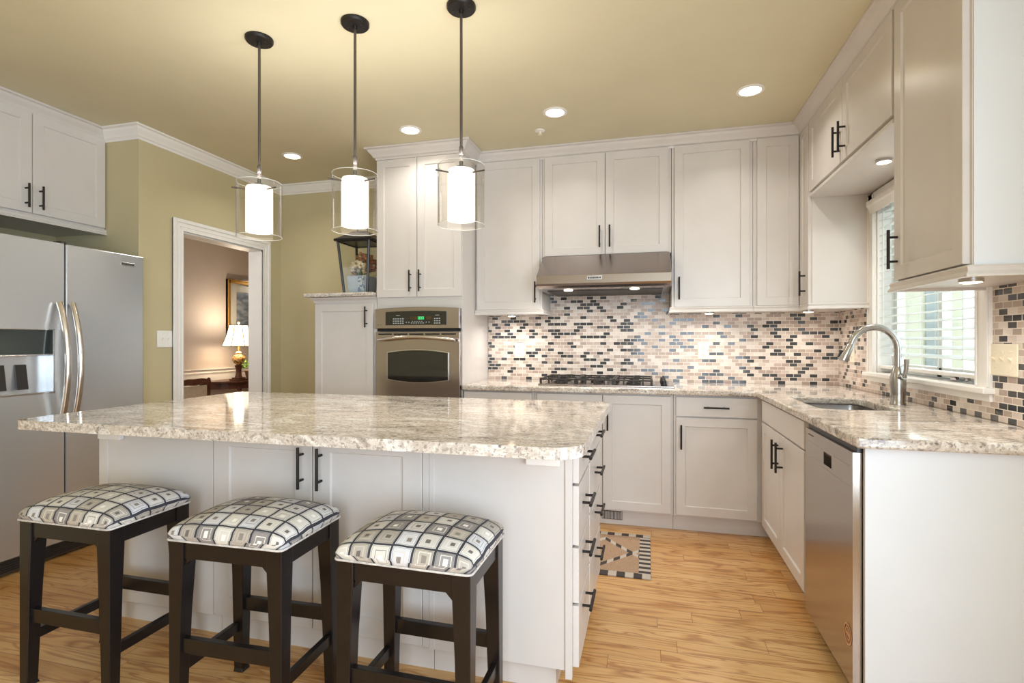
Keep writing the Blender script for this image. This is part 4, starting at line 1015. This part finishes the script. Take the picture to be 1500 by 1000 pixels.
# ================================================================ WINDOW BLIND
bl = thing('window_blind', 'white slatted blind half open in the sink window', 'blind', (XR+0.04, 3.02, wz1))
by0, by1 = wy0+0.012, wy1-0.012
mb = MB(); z = 1.975; zs = []
while z > 1.105: zs.append(z); z -= 0.0435
for z in zs:
    tl = 0.22
    dx, dz_ = 0.031*math.cos(tl), 0.031*math.sin(tl)
    xa, xb = XR+0.040-dx, XR+0.040+dx
    mb.hexa([(xa, by0, z-dz_), (xb, by0, z+dz_), (xb, by1, z+dz_), (xa, by1, z-dz_)], [(xa, by0, z-dz_+0.003), (xb, by0, z+dz_+0.003), (xb, by1, z+dz_+0.003), (xa, by1, z-dz_+0.003)])
mb.build('slats', M['slat'], bl)
B(XR+0.012, XR+0.066, by0, by1, 1.066, 1.084).build('bottom_rail', M['white'], bl, bevel=0.004)
sweep([(XR-0.019, wy0-0.02), (XR-0.019, wy1+0.02)], [(0, 1.975), (0.006, 1.975), (0.010, 1.985), (0.022, 2.012), (0.030, 2.020), (0.030, 2.045), (0, 2.045)], M['white'], 'valance', bl, side=-1)
B(XR+0.008, XR+0.07, by0, by1, 2.0, 2.05).build('head_rail', M['white'], bl)
mb = MB()
for y in (by0+0.14, by0+0.34, (by0+by1)/2, by1-0.34, by1-0.14):
    for xk in (XR+0.013, XR+0.067): mb.cyl((xk, y, 1.07), (xk, y, 2.01), 0.0011, n=6)
mb.build('ladder_cord', M['slat'], bl)
MB().cyl((XR+0.005, by1-0.06, 2.0), (XR+0.005, by1-0.06, 1.30), 0.004, n=8).build('tilt_wand', M['slat'], bl)
ck = thing('window_crank', 'small silvery window crank lying folded on the sink window sill', 'crank', (XR+0.06, 2.62, wz0-0.004))
MB().blob((XR+0.075, 2.60, wz0+0.014), 0.024, 2, (0.8, 1.3, 0.7)).build('housing', M['chrome'], ck, smooth=True)
MB().tube([(XR+0.055, 2.60, wz0+0.028), (XR+0.04, 2.65, wz0+0.022), (XR+0.04, 2.69, wz0+0.012)], 0.006, 8).blob((XR+0.04, 2.695, wz0+0.012), 0.010, 2).build('arm', M['chrome'], ck, smooth=True)
lt = thing('window_latch', 'grey latch lever at the middle of the sink window sill', 'latch', (XR+0.05, 2.80, wz0-0.004))
MB().tube([(XR+0.03, 2.755, wz0+0.012), (XR+0.05, 2.80, wz0+0.022), (XR+0.06, 2.84, wz0+0.024)], [0.006, 0.008, 0.009], 10).build('lever', M['iron'], lt, smooth=True)
B(XR+0.052, XR+0.085, 2.81, 2.86, wz0-0.003, wz0+0.014).build('base', M['chrome'], lt, bevel=0.003)

# ================================================================ RUG
rg = tag(B(-0.95, 0.015, 2.772, 3.392, 0.001, 0.009).build('rug', M['rug'], None, bevel=0.003), 'woven jute rug with black and white dashes on the floor by the cooktop cabinet', 'rug')
me = rg.data
for v in me.vertices: v.co.x -= 0.015; v.co.y -= 2.772
rg.location = (0.015, 2.772, 0)

# ================================================================ LANTERN ON THE PANTRY
ln = thing('lantern', 'black metal lantern filled with flowers on the pantry cabinet top', 'lantern', (-2.19, 3.73, 1.587))
def sq(hw, z, cx=-2.195, cy=3.735): return [(cx-hw, cy-hw, z), (cx+hw, cy-hw, z), (cx+hw, cy+hw, z), (cx-hw, cy+hw, z)]
HB, HT, ZB, ZT = 0.100, 0.135, 1.587, 2.000
MB().hexa(sq(HB+0.006, ZB), sq(HB+0.006, ZB+0.014)).build('base', M['black'], ln)
mb = MB()
cb, ct = sq(HB, ZB+0.01), sq(HT, ZT)
for a, b in zip(cb, ct): mb.tube([a, b], 0.010, 6)
for i in range(4): mb.tube([ct[i], ct[(i+1) % 4]], 0.010, 6)
mb.build('frame', M['black'], ln)
MB().rings([sq(HT+0.022, ZT), sq(HT+0.022, ZT+0.016), sq(HT-0.01, ZT+0.035), sq(0.06, ZT+0.085), sq(0.04, ZT+0.090)]).build('roof', M['black'], ln)
MB().tube([(-2.195+0.045*math.cos(a), 3.735, ZT+0.09+0.06*math.sin(a)) for a in [PI*i/12 for i in range(13)]], 0.004, 8).build('ring_handle', M['black'], ln, smooth=True)
for i in range(4):
    a, b, c2, d_ = Vector(cb[i]), Vector(cb[(i+1) % 4]), Vector(ct[(i+1) % 4]), Vector(ct[i])
    n_ = (b-a).cross(d_-a).normalized()*0.0015
    MB().hexa([tuple(a), tuple(b), tuple(c2), tuple(d_)], [tuple(p_+n_) for p_ in (a, b, c2, d_)]).build('pane', M['glass'], ln)
pl = thing('planter', 'pale blue square planter of dried flowers inside the lantern', 'planter', (-2.195, 3.735, 1.602))
MB().hexa(sq(0.076, 1.602), sq(0.086, 1.735)).build('pot', M['tin'], pl, bevel=0.002)
MB().box(-2.195+0.012, -2.195+0.066, 3.735-0.0885, 3.735-0.078, 1.610, 1.728).build('pattern_band', M['toile'], pl)
def flower(c_, r, n_, m, name='blossom'):
    mb = MB()
    for k in range(n_):
        a = random.uniform(0, 2*PI); b = math.acos(random.uniform(-0.5, 1)); rr = r*random.uniform(0.7, 1)
        mb.blob((c_[0]+rr*math.sin(b)*math.cos(a), c_[1]+rr*math.sin(b)*math.sin(a), c_[2]+rr*math.cos(b)), r*random.uniform(0.2, 0.34), 1, (1, 1, 0.7))
    return mb.build(name, m, pl, smooth=True)
flower((-2.20, 3.680, 1.800), 0.058, 70, M['petal'])
flower((-2.245, 3.70, 1.815), 0.026, 26, M['petal'])
flower((-2.155, 3.735, 1.86), 0.055, 60, M['rust'])
flower((-2.215, 3.745, 1.885), 0.045, 46, M['rust'])
flower((-2.125, 3.72, 1.79), 0.045, 40, M['mauve'])
flower((-2.14, 3.79, 1.83), 0.05, 46, M['rust'])
flower((-2.235, 3.67, 1.752), 0.022, 20, M['mauve'])
mb = MB()
for k in range(46):
    a = random.uniform(0, 2*PI); rr = random.uniform(0.02, 0.085); z0 = random.uniform(1.735, 1.80)
    p_ = Vector((-2.195+rr*math.cos(a), 3.735+rr*math.sin(a), z0)); q_ = p_+Vector((0.03*math.cos(a), 0.03*math.sin(a), random.uniform(-0.01, 0.05)))
    s_ = Vector((-math.sin(a), math.cos(a), 0))*0.010; up_ = Vector((0, 0, 0.002)); m_ = (p_+q_)/2
    mb.hexa([tuple(p_), tuple(m_-s_), tuple(q_), tuple(m_+s_)], [tuple(v_+up_) for v_ in (p_, m_-s_, q_, m_+s_)])
mb.build('leaves', M['leafdark'], pl)

# ================================================================ DINING ROOM
tb = thing('side_table', 'dark wooden half-round side table under the table lamp', 'table', (-5.02, 5.62, 0))
TX, TY = -5.26, 5.66
arc = [(TX, TY+0.52, 0)]+[(TX+0.46*math.sin(PI*i/20), TY+0.52*math.cos(PI*i/20), 0) for i in range(1, 20)]+[(TX, TY-0.52, 0)]
MB().hexa([(x, y, 0.713) for x, y, _ in arc], [(x, y, 0.738) for x, y, _ in arc]).build('table_top', M['wood_dark'], tb, bevel=0.005)
arc2 = [(TX+(x-TX)*0.88, TY+(y-TY)*0.88, 0) for x, y, _ in arc]
MB().hexa([(x, y, 0.64) for x, y, _ in arc2], [(x, y, 0.713) for x, y, _ in arc2]).build('apron', M['wood_dark'], tb, bevel=0.002)
for (x, y) in ((TX+0.03, TY-0.42), (TX+0.36, TY-0.22), (TX+0.36, TY+0.22), (TX+0.03, TY+0.42)):
    MB().tube([(x, y, 0.66), (x+0.02, y, 0.5), (x-0.005, y, 0.2), (x+0.015, y, 0.0)], [0.026, 0.022, 0.014, 0.018], 10).build('leg', M['wood_dark'], tb, smooth='auto')
lp = thing('table_lamp', 'lit table lamp with pleated bell shade and mottled urn base', 'lamp', (-4.94, 5.475, 0.7385))
lx, ly = -4.94, 5.475
MB().box(lx-0.075, lx+0.075, ly-0.075, ly+0.075, 0.7385, 0.757).box(lx-0.055, lx+0.055, ly-0.055, ly+0.055, 0.757, 0.775).build('foot', M['wood_dark'], lp, bevel=0.004)
MB().lathe([(0.045, 0.775), (0.036, 0.80), (0.030, 0.86), (0.040, 0.905), (0.046, 0.925), (0.03, 0.93)], (lx, ly), 20).build('pedestal', M['wood_dark'], lp, smooth='auto')
MB().lathe([(0.026, 0.93), (0.062, 0.965), (0.074, 1.0), (0.066, 1.035), (0.035, 1.06), (0.028, 1.07), (0.036, 1.078), (0.03, 1.09), (0.012, 1.10)], (lx, ly), 24).build('urn', M['urn'], lp, smooth='auto')
MB().cyl((lx, ly, 1.10), (lx, ly, 1.18), 0.008).build('stem', M['gold'], lp, smooth='auto')
prof = [(0.193, 1.165), (0.168, 1.225), (0.142, 1.300), (0.122, 1.370), (0.112, 1.425)]
n6 = 8
sh = MB().rings([[(lx+r*math.cos(2*PI*i/n6+0.3), ly+r*math.sin(2*PI*i/n6+0.3), z) for i in range(n6)] for r, z in prof], cap=False).build('shade', M['shade'], lp)
mb = MB()
for i in range(n6): mb.tube([(lx+(r+0.001)*math.cos(2*PI*i/n6+0.3), ly+(r+0.001)*math.sin(2*PI*i/n6+0.3), z) for r, z in prof], 0.003, 6)
for r, z in (prof[0], prof[-1]):
    lp_ = [(lx+r*math.cos(2*PI*i/n6+0.3), ly+r*math.sin(2*PI*i/n6+0.3), z) for i in range(n6+1)]
    mb.tube(lp_, 0.0035, 6)
mb.build('shade_piping', M['slot'], sh)
MB().cyl((lx, ly, 1.42), (lx, ly, 1.45), 0.004).blob((lx, ly, 1.457), 0.016, 2, (1, 1, 1.2)).build('finial', M['caulk'], lp, smooth='auto')
lamp_light(lp, (lx, ly, 1.46), 'POINT', 9, (1.0, 0.84, 0.64), 0.05)
lamp_light(lp, (lx, ly, 1.15), 'POINT', 5, (1.0, 0.84, 0.64), 0.05)
pt = thing('potted_plant', 'small bright green potted plant beside the table lamp', 'plant', (-4.93, 5.66, 0.7385))
MB().lathe([(0.045, 0.7385), (0.062, 0.84), (0.066, 0.84), (0.066, 0.852), (0.058, 0.852)], (-4.93, 5.66), 20).build('pot', M['terracotta'], pt, smooth='auto')
mb = MB()
for k in range(150):
    a = random.uniform(0, 2*PI); b = math.acos(random.uniform(-0.25, 1)); rr = 0.115*random.uniform(0.4, 1)
    p_ = Vector((-4.93+rr*math.sin(b)*math.cos(a), 5.66+rr*math.sin(b)*math.sin(a), 0.895+rr*0.8*math.cos(b)))
    q_ = p_+Vector((random.uniform(-.03, .03), random.uniform(-.03, .03), random.uniform(-.01, .03))); s_ = Vector((random.uniform(-1, 1), random.uniform(-1, 1), 0)).normalized()*0.012
    m_ = (p_+q_)/2; up_ = Vector((0, 0, 0.002))
    mb.hexa([tuple(p_), tuple(m_-s_), tuple(q_), tuple(m_+s_)], [tuple(v_+up_) for v_ in (p_, m_-s_, q_, m_+s_)])
mb.build('leaves', M['leaf'], pt)
pc = thing('framed_picture', 'gold-framed blue-grey landscape picture on the dining room wall', 'picture', (-5.298, 6.1, 1.63))
py0, py1, pz0, pz1 = 5.650, 6.72, 1.235, 2.035
mb = MB()
for (a, b, z0, z1) in ((py0, py1, pz1-0.05, pz1), (py0, py1, pz0, pz0+0.05), (py0, py0+0.05, pz0, pz1), (py1-0.05, py1, pz0, pz1)): mb.box(-5.298, -5.262, a, b, z0, z1)
for (a, b, z0, z1) in ((py0, py1, pz1-0.014, pz1), (py0, py1, pz0, pz0+0.014), (py0, py0+0.014, pz0, pz1), (py1-0.014, py1, pz0, pz1)): mb.box(-5.298, -5.252, a, b, z0, z1)
mb.build('frame', M['gold'], pc, bevel=0.004)
B(-5.298, -5.285, py0+0.04, py1-0.04, pz0+0.04, pz1-0.04).build('mat_board', M['matboard'], pc)
B(-5.286, -5.280, py0+0.17, py1-0.17, pz0+0.20, pz1-0.155).build('artwork', M['paint_art'], pc)
B(-5.270, -5.266, py0+0.05, py1-0.05, pz0+0.05, pz1-0.05).build('glass', M['glass'], pc)
pcl = thing('picture_light', 'dark picture light arching over the gold-framed picture', 'lamp', (-5.29, 6.16, 2.05))
MB().tube([(-5.262, 6.10, 2.045), (-5.24, 6.10, 2.10), (-5.17, 6.10, 2.13), (-5.13, 6.10, 2.11)], 0.005, 8).cyl((-5.13, 5.93, 2.10), (-5.13, 6.28, 2.10), 0.016).build('arm', M['slot'], pcl, smooth='auto')
B(-5.299, -5.262, 6.06, 6.14, 2.036, 2.056).build('bracket', M['slot'], pcl)
lamp_light(pcl, (-5.15, 6.1, 2.08), 'AREA', 0.6, WARM, 0.1, 3.0)
ch = thing('dining_chair', 'dark wooden dining chair with curved top rail seen through the doorway', 'chair', (-4.55, 4.30, 0))
cx0, cx1 = 4.065, 4.465    # the back spans y, facing away
for y in (cx0, cx1):
    s_ = 1 if y == cx1 else -1
    MB().tube([(-4.36, y-s_*0.015, 0.0), (-4.40, y-s_*0.01, 0.25), (-4.42, y, 0.46), (-4.41, y+s_*0.005, 0.66), (-4.38, y-s_*0.012, 0.80), (-4.365, y-s_*0.035, 0.845)], [0.018, 0.02, 0.022, 0.02, 0.018, 0.015], 10).build('leg', M['wood_dark'], ch, smooth='auto')
    MB().tube([(-4.85, y-s_*0.0, 0.0), (-4.83, y, 0.42)], [0.017, 0.024], 10).build('leg', M['wood_dark'], ch, smooth='auto')
rs = []
for i in range(17):
    t_ = i/16; y = cx0+0.02+(cx1-cx0-0.04)*t_; z = 0.828+0.030*math.sin(PI*t_)**2+0.010*math.sin(3*PI*t_)
    hgt = 0.045+0.022*math.sin(PI*t_)
    rs.append([(-4.385, y, z-hgt), (-4.363, y, z-hgt), (-4.358, y, z), (-4.380, y, z)])
MB().rings(rs).build('top_rail', M['wood_dark'], ch, bevel=0.003)
B(-4.415, -4.395, cx0+0.02, cx1-0.02, 0.52, 0.56).build('cross_rail', M['wood_dark'], ch, bevel=0.003)
B(-4.405, -4.385, cx0+0.03, cx1-0.03, 0.57, 0.775).build('back_pad', M['chair_pad'], ch, bevel=0.008)
B(-4.87, -4.42, cx0-0.02, cx1+0.02, 0.42, 0.455).build('seat_frame', M['wood_dark'], ch, bevel=0.004)
B(-4.86, -4.43, cx0-0.01, cx1+0.01, 0.456, 0.49).build('seat_pad', M['chair_pad'], ch, bevel=0.012)
